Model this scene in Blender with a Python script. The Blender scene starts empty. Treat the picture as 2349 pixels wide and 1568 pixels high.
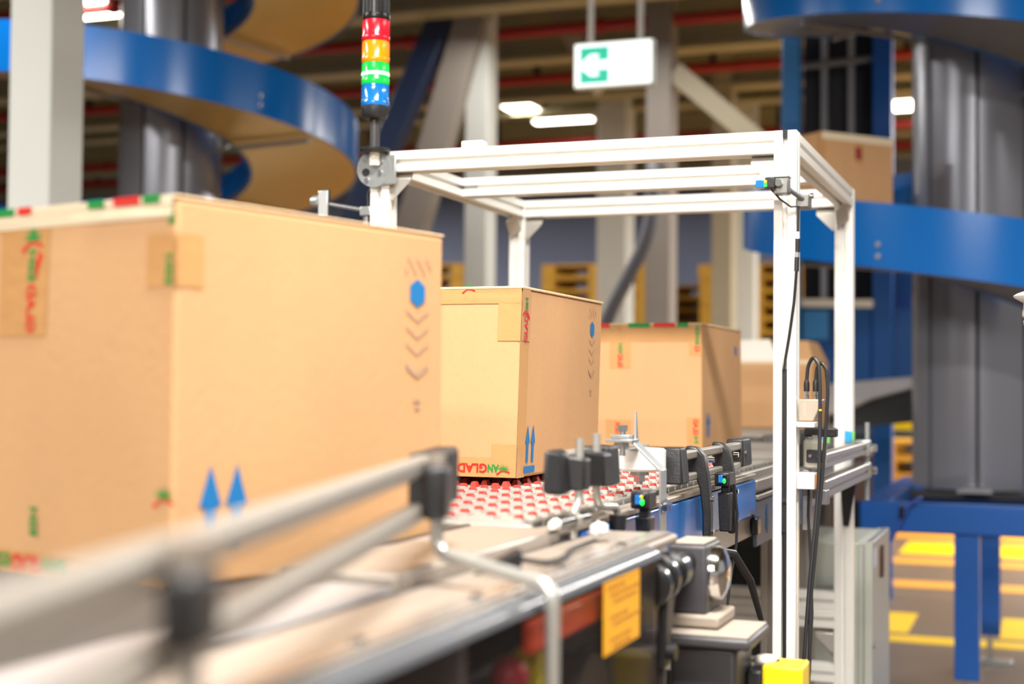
import bpy, bmesh, math, random
from mathutils import Vector, Matrix
random.seed(7)
PI = math.pi
SC = bpy.context.scene
COL = SC.collection

# ------------------------------------------------------------------ camera
def set_camera():
    psi, pit, rol = math.radians(20.4), math.radians(1.75), math.radians(0.5)
    F = Vector((-math.sin(psi)*math.cos(pit), math.cos(psi)*math.cos(pit), math.sin(pit)))
    R = Vector((math.cos(psi), math.sin(psi), 0)); U = R.cross(F)
    R2 = R*math.cos(rol)+U*math.sin(rol); U2 = U*math.cos(rol)-R*math.sin(rol)
    cd = bpy.data.cameras.new('camera'); co = bpy.data.objects.new('camera', cd); COL.objects.link(co)
    M = Matrix((R2, U2, -F)).transposed().to_4x4(); M.translation = Vector((0, 0, 1.15))
    co.matrix_world = M
    cd.sensor_fit = 'HORIZONTAL'; cd.sensor_width = 36.0; cd.lens = 36*3300/2349
    cd.clip_start = 0.05; cd.clip_end = 200
    cd.dof.use_dof = True; cd.dof.focus_distance = 2.22; cd.dof.aperture_fstop = 3.1
    SC.camera = co
set_camera()

# ------------------------------------------------------------------ light and exposure
SC.view_settings.view_transform = 'Standard'; SC.view_settings.look = 'None'
SC.view_settings.gamma = 1; SC.view_settings.use_curve_mapping = False
SC.view_settings.exposure = 0.54
SC.cycles.use_denoising = True
SC.cycles.sample_clamp_indirect = 6.0
w = bpy.data.worlds.new('world'); SC.world = w; w.use_nodes = True
w.node_tree.nodes['Background'].inputs[0].default_value = (1.0, 0.95, 0.88, 1)
w.node_tree.nodes['Background'].inputs[1].default_value = 0.30
LAMP_COLOUR = (1.0, 0.965, 0.91)
def strip(x, y, z, sx, sy, watt):
    ld = bpy.data.lights.new('strip_area_light', 'AREA'); ld.shape = 'RECTANGLE'; ld.size = sx; ld.size_y = sy
    ld.energy = watt; ld.color = LAMP_COLOUR
    o = bpy.data.objects.new('strip_area_light', ld); COL.objects.link(o); o.location = (x, y, z)
    return o
# unseen strips: lamps above and behind camera, others added to brighten columns and background
for (x, y, sx, sy, watt) in [(0.10, 0.80, 1.3, .25, 185), (-0.4, -2.6, 3.0, .25, 170), (0.2, -5.2, 3.0, .25, 380), (-4.8, 0.8, 2.6, .25, 190), (3.2, 4.2, .25, 3.0, 100),
                             (-5.6, 8.6, 1.2, .25, 60), (-2.4, 8.7, 2.4, .25, 30), (1.9, 10.6, .25, 2.4, 330), (1.9, 13.6, .25, 2.4, 330), (-8.6, 13.0, .25, 1.5, 200), (-4.9, 4.4, .25, 2.0, 40)]:
    strip(x, y, 3.55, sx, sy, watt)

# ------------------------------------------------------------------ materials
def S(h):
    h = h.lstrip('#'); c = [int(h[i:i+2], 16)/255 for i in (0, 2, 4)]
    return tuple(((v/12.92) if v <= .04045 else ((v+.055)/1.055)**2.4) for v in c)+(1,)
MATS = {}
def mat(name, hexc, rough=.5, metal=0., var=0., scale=8., bump=0., bscale=80., coat=0., emit=None, estr=0., stretch=None, spec=None):
    if name in MATS: return MATS[name]
    m = bpy.data.materials.new(name); m.use_nodes = True; nt = m.node_tree; b = nt.nodes['Principled BSDF']
    c = S(hexc)
    b.inputs['Base Color'].default_value = c; b.inputs['Roughness'].default_value = rough; b.inputs['Metallic'].default_value = metal
    if spec is not None: b.inputs['Specular IOR Level'].default_value = spec
    if coat: b.inputs['Coat Weight'].default_value = coat; b.inputs['Coat Roughness'].default_value = .08
    if emit: b.inputs['Emission Color'].default_value = S(emit); b.inputs['Emission Strength'].default_value = estr
    tc = nt.nodes.new('ShaderNodeTexCoord'); mp = nt.nodes.new('ShaderNodeMapping'); nt.links.new(tc.outputs['Object'], mp.inputs[0])
    if stretch: mp.inputs['Scale'].default_value = stretch
    if var:
        n = nt.nodes.new('ShaderNodeTexNoise'); n.inputs['Scale'].default_value = scale; n.inputs['Detail'].default_value = 6
        r = nt.nodes.new('ShaderNodeMix'); r.data_type = 'RGBA'
        nt.links.new(mp.outputs[0], n.inputs['Vector'])
        r.inputs[6].default_value = tuple(v*(1-var) for v in c[:3])+(1,); r.inputs[7].default_value = tuple(min(1, v*(1+var)) for v in c[:3])+(1,)
        nt.links.new(n.outputs[0], r.inputs[0]); nt.links.new(r.outputs[2], b.inputs['Base Color'])
    if bump:
        n2 = nt.nodes.new('ShaderNodeTexNoise'); n2.inputs['Scale'].default_value = bscale; n2.inputs['Detail'].default_value = 4
        bp = nt.nodes.new('ShaderNodeBump'); bp.inputs['Strength'].default_value = bump; bp.inputs['Distance'].default_value = .002
        nt.links.new(mp.outputs[0], n2.inputs['Vector']); nt.links.new(n2.outputs[0], bp.inputs['Height']); nt.links.new(bp.outputs[0], b.inputs['Normal'])
    MATS[name] = m; return m
def glass(name, tint, alpha, rough=.05, base=None):
    m = bpy.data.materials.new(name); m.use_nodes = True; nt = m.node_tree; nt.nodes.clear()
    o = nt.nodes.new('ShaderNodeOutputMaterial'); t = nt.nodes.new('ShaderNodeBsdfTransparent'); p = nt.nodes.new('ShaderNodeBsdfPrincipled')
    t.inputs[0].default_value = S(tint); p.inputs['Base Color'].default_value = S(base or tint); p.inputs['Roughness'].default_value = rough
    mx = nt.nodes.new('ShaderNodeMixShader'); mx.inputs[0].default_value = alpha
    nt.links.new(t.outputs[0], mx.inputs[1]); nt.links.new(p.outputs[0], mx.inputs[2]); nt.links.new(mx.outputs[0], o.inputs[0])
    MATS[name] = m; return m
CARD = mat('cardboard', '#c89a6c', .8, var=.10, scale=9, bump=.25, bscale=260, stretch=(1, 1, .35))
CARDE = mat('cardboard_edge', '#e2c39a', .85, var=.15, scale=60)
TAPE = mat('tape', '#c4935f', .22, var=.06, scale=20, bump=.5, bscale=45)
PRED = mat('print_red', '#d52a22', .4); PGRN = mat('print_green', '#1c8a3a', .4); PBLU = mat('print_blue', '#0f6fae', .6)
PGRY = mat('print_faded', '#b3917a', .7, var=.25, scale=150)
ALU = mat('aluminium', '#efede8', .34, .2, var=.03, scale=30)
ALUD = mat('aluminium_grey', '#aaa49d', .36, .65, var=.06, scale=30)
RAIL = mat('rail_aluminium', '#9f9990', .4, .45, var=.05, scale=12)
ZINC = mat('zinc', '#b4b9ba', .3, .7, var=.12, scale=25)
RODZ = mat('rod_zinc', '#bfbdb7', .28, .6)
CHROME = mat('chrome', '#d9d9d9', .12, 1.)
STEEL = mat('steel_plate', '#a2978c', .34, .3, var=.06, scale=6)
BLK = mat('black_plastic', '#1f1f21', .42, var=.1, scale=40, bump=.2, bscale=300)
BLKG = mat('black_gloss', '#161618', .25)
RUB = mat('cable_black', '#232325', .4)
WHT = mat('white_plastic', '#f2f0ea', .35)
BLUE = mat('blue_gloss', '#046ac0', .2, var=.04, scale=3, spec=.4)
BLUED = mat('blue_steel', '#034f9e', .35, var=.05, scale=4)
GREYC = mat('column_grey', '#83848d', .27, .4, var=.05, scale=3)
GREYD = mat('dark_gap', '#17171a', .6)
GALV = mat('galvanised', '#8f8f92', .4, .7, var=.1, scale=6)
GALVY = mat('galvanised_yellow_reflection', '#d8b35c', .3, .45, var=.1, scale=5)  # galvanised underside with a yellow reflection put into its base colour
WALLW = mat('column_white', '#d7d9d3', .5, var=.03, scale=3)
BEIGE = mat('column_beige', '#a79d85', .55, var=.05, scale=3)
TAUPE = mat('brace_taupe', '#8e857c', .5, var=.05)
NAVY = mat('brace_navy', '#1e2c4a', .4)
REDP = mat('pipe_red', '#a3201a', .45)
DECK = mat('deck', '#918e6c', .5, .1, var=.1, scale=2)
BEAM = mat('beam_beige', '#a8a280', .55, .1, var=.08, scale=3)
WOOD = mat('pallet_wood', '#c4942e', .75, var=.22, scale=14, stretch=(1, 1, 4))
CAB = mat('cabinet_grey', '#b9bcb2', .45, var=.03); CABD = mat('cabinet_door_grey', '#85888c', .42, var=.03)
MOT = mat('motor_grey', '#474548', .45, .1, var=.1, scale=20)
MOTT = mat('motor_dust', '#a09386', .7, var=.15, scale=30)
YEL = mat('yellow_paint', '#f4cc10', .4, var=.03); YSG = mat('yellow_sticker', '#ffb602', .45)
BELTM = mat('belt_white', '#96928b', .4, var=.08, scale=40); ROLR = mat('roller_red', '#b8352c', .4, var=.12, scale=60)
DARKP = mat('dark_panel', '#2c302e', .5, var=.1)

# ------------------------------------------------------------------ mesh helpers
class B:
    def __init__(s): s.bm = bmesh.new()
    def hexa(s, p):
        v = [s.bm.verts.new(q) for q in p]
        for f in ((0, 3, 2, 1), (4, 5, 6, 7), (0, 1, 5, 4), (1, 2, 6, 5), (2, 3, 7, 6), (3, 0, 4, 7)): s.bm.faces.new([v[i] for i in f])
        return s
    def box(s, x0, x1, y0, y1, z0, z1, M=None):
        p = [Vector(q) for q in ((x0, y0, z0), (x1, y0, z0), (x1, y1, z0), (x0, y1, z0), (x0, y0, z1), (x1, y0, z1), (x1, y1, z1), (x0, y1, z1))]
        if M is not None: p = [M @ q for q in p]
        return s.hexa(p)
    def ring(s, c, u, v, r, n): return [s.bm.verts.new(c+u*(r*math.cos(2*PI*i/n))+v*(r*math.sin(2*PI*i/n))) for i in range(n)]
    def skin(s, rings, cap=True):
        n = len(rings[0])
        for a, b in zip(rings, rings[1:]):
            for i in range(n): s.bm.faces.new((a[i], a[(i+1) % n], b[(i+1) % n], b[i]))
        if cap:
            s.bm.faces.new(rings[0][::-1]); s.bm.faces.new(rings[-1])
        return s
    def lathe(s, prof, o, ax=(0, 0, 1), n=24):
        ax = Vector(ax).normalized(); u = ax.orthogonal().normalized(); v = ax.cross(u); o = Vector(o)
        return s.skin([s.ring(o+ax*h, u, v, max(r, 1e-5), n) for r, h in prof])
    def cyl(s, a, b, r, r2=None, n=20):
        a, b = Vector(a), Vector(b); return s.lathe([(r, 0), (r if r2 is None else r2, (b-a).length)], a, b-a, n)
    def tube(s, pts, r, n=12, fil=0., fs=6):
        P = [Vector(p) for p in pts]
        if fil:
            Q = [P[0]]
            for a, b, c in zip(P, P[1:], P[2:]):
                d1, d2 = (a-b), (c-b); t = min(fil, d1.length*.48, d2.length*.48)
                q0, q2 = b+d1.normalized()*t, b+d2.normalized()*t
                for k in range(fs+1):
                    f = k/fs; Q.append(q0*(1-f)**2+b*2*f*(1-f)+q2*f*f)
            Q.append(P[-1]); P = Q
        t = (P[1]-P[0]).normalized(); u = t.orthogonal().normalized(); R = []
        for i, p in enumerate(P):
            tn = ((P[i+1]-p).normalized() if i < len(P)-1 else t) if i == 0 or i == len(P)-1 else ((P[i+1]-p).normalized()+(p-P[i-1]).normalized()).normalized()
            u = (u-tn*u.dot(tn)).normalized(); R.append(s.ring(p, u, tn.cross(u), r, n))
        return s.skin(R)
    def prism(s, poly, o, ux, uy, ext):
        o, ux, uy, ext = Vector(o), Vector(ux), Vector(uy), Vector(ext)
        a = [s.bm.verts.new(o+ux*p+uy*q) for p, q in poly]; b = [s.bm.verts.new(o+ux*p+uy*q+ext) for p, q in poly]
        s.bm.faces.new(a[::-1]); s.bm.faces.new(b); n = len(a)
        for i in range(n): s.bm.faces.new((a[i], a[(i+1) % n], b[(i+1) % n], b[i]))
        return s
    def profile(s, a, b, up=(0, 0, 1), h=.02, so=.0045, d=.011):
        a, b = Vector(a), Vector(b); t = (b-a).normalized(); up = Vector(up); up = (up-t*up.dot(t)).normalized(); r = t.cross(up); poly = []
        for k in range(4):
            c, sn = math.cos(k*PI/2), math.sin(k*PI/2)
            for x, y in ((h, -h+.0015), (h, -so), (h-d, -so), (h-d, so), (h, so), (h, h-.0015)): poly.append((x*c-y*sn, x*sn+y*c))
        return s.prism(poly, a, r, up, b-a)
    def sheet(s, verts, faces):
        v = [s.bm.verts.new(q) for q in verts]
        for f in faces: s.bm.faces.new([v[i] for i in f])
        return s
    def ball(s, c, rx, ry=None, rz=None, n=16):
        bmesh.ops.create_uvsphere(s.bm, u_segments=n, v_segments=n//2, radius=1, matrix=Matrix.Translation(Vector(c)) @ Matrix.Diagonal((rx, ry or rx, rz or rx, 1)))
        return s
def wloc(o):
    v = Vector((0, 0, 0))
    while o is not None: v += o.location; o = o.parent
    return v
def ob(name, b, m, parent=None, bevel=0., smooth=True, label=None, seg=2):
    bm = b.bm
    if parent is not None:
        off = wloc(parent)
        for v in bm.verts: v.co -= off
    bmesh.ops.recalc_face_normals(bm, faces=bm.faces)
    me = bpy.data.meshes.new(name); bm.to_mesh(me); bm.free(); me.materials.append(m)
    if smooth:
        for p in me.polygons: p.use_smooth = True
        me.set_sharp_from_angle(angle=math.radians(35))
    o = bpy.data.objects.new(name, me); COL.objects.link(o); o.parent = parent
    if bevel:
        md = o.modifiers.new('bevel', 'BEVEL'); md.width = bevel; md.segments = seg; md.limit_method = 'ANGLE'; md.angle_limit = math.radians(40)
    if label: o['label'] = label
    return o
def tag(o, label, cat, group=None):
    o['label'] = label; o['category'] = cat
    if group: o['group'] = group
    return o
def thing(name, label, cat, loc=(0, 0, 0), group=None):
    o = bpy.data.objects.new(name, None); COL.objects.link(o); o.location = loc; o.empty_display_size = .05
    return tag(o, label, cat, group)
def struct(o): o['kind'] = 'structure'; return o
def text_geo(body, bold=.02):
    cu = bpy.data.curves.new('t', 'FONT'); cu.body = body; cu.size = 1; cu.offset = bold; cu.resolution_u = 3
    o = bpy.data.objects.new('t', cu); COL.objects.link(o); dg = bpy.context.evaluated_depsgraph_get(); dg.update()
    me = bpy.data.meshes.new_from_object(o.evaluated_get(dg)); V = [v.co.copy() for v in me.vertices]; Fs = [tuple(p.vertices) for p in me.polygons]
    bpy.data.objects.remove(o); bpy.data.curves.remove(cu); bpy.data.meshes.remove(me)
    x0, x1 = min(v.x for v in V), max(v.x for v in V); y0, y1 = min(v.y for v in V), max(v.y for v in V)
    return [((v.x-x0)/(x1-x0), (v.y-y0)/(y1-y0)) for v in V], Fs
def lettering(b, body, o, ux, uy, bold=.02):
    o, ux, uy = Vector(o), Vector(ux), Vector(uy); V, Fs = text_geo(body, bold)
    return b.sheet([o+ux*p+uy*q for p, q in V], Fs)

# ------------------------------------------------------------------ the hall
def floor_mat():
    m = mat('hall_floor', '#6f5f52', .38, var=.12, scale=1.2); return m
struct(ob('floor', B().box(-16, 14, -10, 18, -.1, 0), floor_mat(), smooth=False))
struct(ob('wall_back', B().box(-16, 14, 17.0, 17.2, 0, 4.4), mat('wall_bluegrey', '#8690ae', .6, var=.05, scale=2), smooth=False))
struct(ob('wall_left', B().box(-16.2, -16, -10, 17.2, 0, 4.4), mat('wall_pale', '#9a9c9c', .6, var=.05, scale=2), smooth=False))
def deck():
    b = B(); x = -16.0; poly = []
    while x < 14:
        poly += [(x, 4.04), (x+.07, 4.04), (x+.10, 4.12), (x+.17, 4.12)]; x += .2
    poly += [(14, 4.04), (14, 4.3), (-16, 4.3)]
    return b.prism(poly, (0, -10, 0), (1, 0, 0), (0, 0, 1), (0, 28, 0))
struct(ob('ceiling', deck(), DECK, smooth=False))
def ibeam(y, z0, z1, hw=.11):
    b = B(); t = .03
    b.box(-16, 14, y-hw, y+hw, z0, z0+t); b.box(-16, 14, y-.015, y+.015, z0+t, z1-t); b.box(-16, 14, y-hw, y+hw, z1-t, z1); return b
for y, z0 in ((7.4, 3.62), (8.9, 3.66), (10.3, 3.62), (11.9, 3.66), (12.75, 3.70), (14.8, 3.7), (16.2, 3.7)):
    struct(ob('ceiling_beam', ibeam(y, z0, 4.04), BEAM, smooth=False))
for y, where in ((8.2, 'nearest the camera'), (9.75, 'second from the camera'), (11.3, 'third from the camera'), (14.3, 'fourth from the camera'), (15.5, 'farthest from the camera')):
    b = B().cyl((-16, y, 3.72), (14, y, 3.72), .042, n=12)
    for k in range(20): b.lathe([(.055, 0), (.055, .05)], (-15+k*1.5, y, 3.72), (1, 0, 0), 12)
    t = tag(ob('sprinkler_pipe', b, REDP), 'red sprinkler pipe running under the dark ceiling deck, '+where, 'pipe', 'red pipes under the ceiling')
    h = B()
    for k in range(20): h.box(-14.5+k*1.5-.02, -14.5+k*1.5+.02, y-.02, y+.02, 3.76, 4.06)
    ob('hanger', h, GREYD, t, smooth=False)

def hall_column(name, x0, x1, y0, y1, m, z1=4.04):
    b = B().box(x0, x1, y0, y1, 0, z1); return struct(ob(name, b, m, bevel=.008))
hall_column('column', -3.835, -3.634, 4.594, 4.80, WALLW)
hall_column('column', -3.80, -3.63, 9.24, 9.42, WALLW)
hall_column('column', -3.82, -3.55, 12.45, 12.75, WALLW)
hall_column('column', -2.615, -2.435, 9.66, 9.86, TAUPE)
hall_column('column', -2.62, -2.45, 11.8, 12.0, BEIGE)
hall_column('column', -2.83, -2.64, 13.8, 14.0, WALLW)
def bar(a, b_, wv, dv):
    a, b_, wv, dv = Vector(a), Vector(b_), Vector(wv), Vector(dv)
    return B().hexa([a-wv-dv, a+wv-dv, a+wv+dv, a-wv+dv, b_-wv-dv, b_+wv-dv, b_+wv+dv, b_-wv+dv])
struct(ob('brace', bar((-4.62, 8.92, 2.0), (-3.78, 9.16, 4.03), (.085, .02, 0), (0, .07, 0)), NAVY, bevel=.006))
struct(ob('brace', bar((-4.20, 9.10, 2.0), (-3.64, 9.22, 4.03), (.10, .03, 0), (0, .07, 0)), TAUPE, bevel=.006))
struct(ob('brace', bar((-2.43, 9.74, 3.35), (-1.75, 9.74, 2.75), (.05, 0, .05), (0, .05, 0)), BEIGE, bevel=.006))
struct(ob('brace', bar((-3.4, 9.9, 4.0), (-3.0, 9.9, 3.3), (.05, 0, .05), (0, .05, 0)), BEIGE, bevel=.006))

# painted floor markings
def mark(pts, m):
    vv = [Vector((x, y, 0)) for x, y in pts]; b = B()
    b.hexa([v for v in vv]+[v+Vector((0, 0, .003)) for v in vv]); return struct(ob('floor_marking', b, m, smooth=False))
FY = mat('paint_yellow', '#f6c80a', .4, var=.04, scale=3); FO = mat('paint_orange', '#d9962c', .5, var=.15, scale=3)
mark([(-6, 11.55), (4, 11.55), (4, 12.1), (-6, 12.1)], FO)
mark([(-.98, 10.45), (2.2, 10.45), (2.2, 11.30), (-.98, 11.30)], FY)
mark([(-5, 9.86), (4, 9.86), (4, 10.2), (-5, 10.2)], FO)
mark([(-5, 8.68), (4, 8.68), (4, 8.98), (-5, 8.98)], FO)
mark([(-3.2, 7.06), (-.62, 7.06), (-.62, 7.68), (-3.2, 7.68)], FY)
mark([(-.21, 7.06), (2.5, 7.06), (2.5, 7.7), (-.21, 7.7)], FY)
mark([(-5, 6.80), (4, 6.80), (4, 6.98), (-5, 6.98)], FY)

# lamps that can be seen under the deck
EMW = mat('lamp_glow', '#ffffff', .5, emit='#fff6e6', estr=9.)
def ceiling_lamp(label, x0, x1, y0, y1, z, watt):
    r = thing('ceiling_lamp', label, 'lamp', ((x0+x1)/2, (y0+y1)/2, z), 'lamps under the deck')
    ob('housing', B().box(x0-.02, x1+.02, y0-.02, y1+.02, z+.004, z+.08), WHT, r, .004)
    ob('diffuser', B().box(x0, x1, y0, y1, z-.012, z+.004), EMW, r, .003)
    b = B()
    for x in (x0+(x1-x0)*.2, x0+(x1-x0)*.8): b.cyl((x, (y0+y1)/2, z+.08), (x, (y0+y1)/2, 4.06), .006, n=8)
    ob('hanger', b, GALV, r)
    strip((x0+x1)/2, (y0+y1)/2, z-.03, (x1-x0), (y1-y0), watt)
ceiling_lamp('bright strip lamp at the top left, between white and grey columns', -6.6, -6.02, 8.1, 8.5, 3.75, 18)
ceiling_lamp('small bright square lamp under the ceiling, right of the white column', -4.72, -4.46, 12.3, 12.7, 3.738, 6)
ceiling_lamp('dim wide lamp under the far ceiling, below the small square lamp', -4.85, -4.25, 13.6, 13.72, 3.82, 8)
ceiling_lamp('bright lamp between the blue lift and the right grey column', -1.34, -1.06, 13.5, 13.9, 3.78, 8)

# ------------------------------------------------------------------ pallets
def pallet_mesh():
    b = B()
    for k in range(5): b.box(-.6, .6, -.4+k*.1675, -.4+k*.1675+.13, .122, .144)
    for x in (-.6, -.0725, .455): b.box(x, x+.145, -.4, .4, .10, .122)
    for x in (-.6, -.0725, .455):
        for y in (-.4, -.05, .3): b.box(x, x+.145, y, y+.1, .022, .10)
    for y in (-.4, -.05, .3): b.box(-.6, .6, y, y+.1, 0, .022)
    return b
ORD = ['topmost', 'second from the top', 'third from the top', 'fourth from the top', 'fifth from the top', 'sixth from the top', 'seventh from the top', 'eighth from the top', 'ninth from the top',
       'tenth from the top', 'eleventh from the top', 'twelfth from the top', 'thirteenth from the top', 'fourteenth from the top', 'fifteenth from the top', 'sixteenth from the top', 'lowest']
first_pallet = None
def pallet_stack(x, y, n, rz, where, z0=0.):
    global first_pallet
    for k in range(n):
        i = n-1-k; nm = ORD[i] if i < n-1 else 'lowest'
        if first_pallet is None:
            first_pallet = ob('wooden_pallet', pallet_mesh(), WOOD, smooth=False); o = first_pallet
        else:
            o = first_pallet.copy(); COL.objects.link(o)
        o.location = (x+random.uniform(-.012, .012), y+random.uniform(-.012, .012), z0+k*.1445); o.rotation_euler = (0, 0, rz+random.uniform(-.01, .01))
        tag(o, 'yellow-brown wooden pallet, %s in the stack %s' % (nm, where), 'pallet', 'stacked wooden pallets in the background')
pallet_stack(-4.50, 15.0, 17, 0, 'behind the dark slanting pipe')
pallet_stack(-2.86, 15.4, 17, 0, 'left of the front aluminium post')
pallet_stack(-4.02, 16.35, 16, 0, 'between the two slim far columns')
pallet_stack(-.88, 16.2, 17, 0, 'beside the right grey spiral column')
pallet_stack(-6.45, 14.6, 17, 0, 'left of the white column')
pallet_stack(-.72, 12.7, 5, 0, 'low behind the blue platform')

def bin_box(name, label, x0, x1, y0, y1, z0, z1, m, rim):
    r = thing(name, label, 'bin', ((x0+x1)/2, (y0+y1)/2, z0)); t = .02
    b = B().box(x0, x1, y0, y1, z0, z0+t); b.box(x0, x0+t, y0, y1, z0, z1); b.box(x1-t, x1, y0, y1, z0, z1); b.box(x0, x1, y0, y0+t, z0, z1); b.box(x0, x1, y1-t, y1, z0, z1)
    ob('bin_body', b, m, r, .004)
    b = B().box(x0-.015, x1+.015, y0-.015, y0+t, z1-.05, z1); b.box(x0-.015, x1+.015, y1-t, y1+.015, z1-.05, z1); b.box(x0-.015, x0+t, y0, y1, z1-.05, z1); b.box(x1-t, x1+.015, y0, y1, z1-.05, z1)
    ob('rim', b, rim, r, .004)
BRN = mat('crate_brown', '#4b3a38', .7, var=.1)
bin_box('floor_crate', 'dark brown crate with orange rim on the floor behind the blue platform', -1.62, -1.18, 11.0, 11.5, 0, .71, BRN, FO)
r = thing('yellow_bin', 'small yellow bin on a dark bench left of the right spiral column', 'bin', (-1.1, 13.6, .78))
ob('bin_body', B().hexa([(-1.4, 13.4, .781), (-.92, 13.4, .781), (-.92, 13.8, .781), (-1.4, 13.8, .781), (-1.42, 13.38, .885), (-.9, 13.38, .885), (-.9, 13.82, .885), (-1.42, 13.82, .885)]), YEL, r, .006)
ob('rim', B().box(-1.43, -.89, 13.37, 13.83, .878, .89), YEL, r, .003)
r = thing('work_bench', 'dark blue-grey bench under the small yellow bin', 'bench', (-1.2, 13.7, 0))
ob('bench_top', B().box(-1.9, -.4, 13.3, 14.0, .72, .78), mat('table_dark', '#2d3644', .5), r, .004); ob('bench_front', B().box(-1.88, -.42, 13.33, 13.96, .10, .72), MATS['table_dark'], r)
for x in (-1.85, -.5):
    for y in (13.35, 13.9): ob('leg', B().box(x, x+.05, y, y+.05, 0, .10), GREYD, r)

# ------------------------------------------------------------------ spiral conveyors
def spiral(label, c, zn, pitch, ph0, ph1, colz, seam, under, bolts, Rout=1.0, Rin=.42, rc=.268):
    cx, cy = c; thn = math.atan2(-cy, -cx)
    r = thing('spiral_conveyor', label, 'conveyor', (cx, cy, 0))
    def pt(R, ph, dz): t = thn-math.radians(ph); return Vector((cx+R*math.cos(t), cy+R*math.sin(t), zn+pitch*ph/360+dz))
    n = int((ph1-ph0)/4)
    def sweep(sec):
        b = B(); rings = []
        for i in range(n+1):
            ph = ph0+(ph1-ph0)*i/n; rings.append([b.bm.verts.new(pt(R, ph, dz)) for R, dz in sec])
        return b.skin(rings)
    ob('outer_wall', sweep([(Rout, -.25), (Rout, 0), (Rout-.012, 0), (Rout-.012, -.25)]), BLUE, r)
    ob('inner_wall', sweep([(Rin, -.25), (Rin, -.08), (Rin+.012, -.08), (Rin+.012, -.25)]), BLUE, r)
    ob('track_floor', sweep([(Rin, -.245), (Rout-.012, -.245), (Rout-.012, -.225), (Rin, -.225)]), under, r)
    for ph in bolts:
        for dz in (-.16, -.205):
            p = pt(Rout, ph, dz); d = (p-Vector((cx, cy, p.z))).normalized()
            ob('bolt', B().cyl(p-d*.002, p+d*.008, .011, n=10), CHROME, r)
    core = B().cyl((cx, cy, colz), (cx, cy, 4.03), rc-.03, n=24); ob('column_core', core, GREYD, r)
    for k in range(8):
        a0 = thn+math.radians(seam+45*k+1.6); a1 = thn+math.radians(seam+45*(k+1)-1.6); b = B(); rings = []
        for i in range(9):
            a = a0+(a1-a0)*i/8; e = Vector((math.cos(a), math.sin(a), 0)); o = Vector((cx, cy, 0))
            rings.append([b.bm.verts.new(o+e*q+Vector((0, 0, z))) for q, z in ((rc, colz+.005), (rc, 4.03), (rc-.02, 4.03), (rc-.02, colz+.005))])
        b.skin(rings); ob('column_panel', b, GREYC, r)
    # brackets that carry the track from the column
    for ph in range(int(ph0/90)*90+45, int(ph1), 90):
        b = B(); p, q = pt(rc-.01, ph, -.27), pt(Rout-.05, ph, -.27); b.tube([p, q], .012, 8); ob('track_bracket', b, GALV, r)
    return r
spiral('blue spiral conveyor behind the far left white column, with yellowish underside', (-4.396, 6.548), 2.758, .95, -330, 372, 0.0, 13.7, GALVY, (-24.5, 65, -115, 155, -205, 245))
spiral('blue spiral conveyor at the right edge, carrying a cardboard box', (-.287, 6.546), 1.803, .98, -28, 640, .727, 1.0, GALV, (20.6, 380.6, 110, 200, 290, 470))

# blue steel platform under the right spiral
def platform():
    r = thing('steel_platform', 'blue steel platform carrying the right spiral column', 'platform', (-.1, 6.0, 0))
    for nm, a in (('beam', (-.64, .56, 5.36, 5.46, .635, .74)), ('beam', (-.535, .455, 6.38, 6.48, .635, .74)), ('beam', (-.64, -.54, 5.46, 6.38, .635, .74)), ('beam', (.46, .56, 5.46, 6.38, .635, .74)), ('beam', (-.64, .56, 6.95, 7.05, .635, .74)), ('beam', (-.64, -.54, 6.48, 6.95, .635, .74)), ('beam', (.46, .56, 6.48, 6.95, .635, .74))):
        ob(nm, B().box(*a), BLUED, r, .006)
    ob('end_cap', B().box(-.665, -.641, 5.36, 5.46, .635, .74), BLKG, r)
    ob('mounting_plate', B().box(-.54, .0, 6.26, 6.85, .70, .726), GREYD, r)
    ob('mounting_foot', B().hexa([(-.34, 5.99, .741), (-.20, 5.99, .741), (-.23, 6.3, .741), (-.31, 6.3, .741), (-.33, 5.99, .755), (-.21, 5.99, .755), (-.23, 6.3, .755), (-.31, 6.3, .755)]), GALV, r)
    for x, y in ((-.268, 5.41), (-.228, 6.44), (.45, 5.41), (.45, 6.44)):
        ob('leg', B().box(x-.043, x+.043, y-.04, y+.04, .12, .635), BLUED, r, .004)
        f = ob('foot', B().cyl((x, y, .012), (x, y, .12), .012, n=12), CHROME, r); ob('foot_plate', B().box(x-.05, x+.09, y-.05, y+.05, 0, .014), ZINC, f, .003)
platform()
st = tag(ob('tension_strap', B().tube([(-.42, 5.33, .765), (-.46, 5.335, .74), (-.50, 5.335, .66), (-.555, 5.33, .55), (-.60, 5.32, .42)], .007, 8), mat('strap_blue', '#2f4a9e', .5)),
         'thin blue strap hanging over the blue platform beam', 'strap')
ob('buckle', B().box(-.497, -.480, 5.318, 5.345, .69, .735), BLKG, st, .004)

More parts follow.
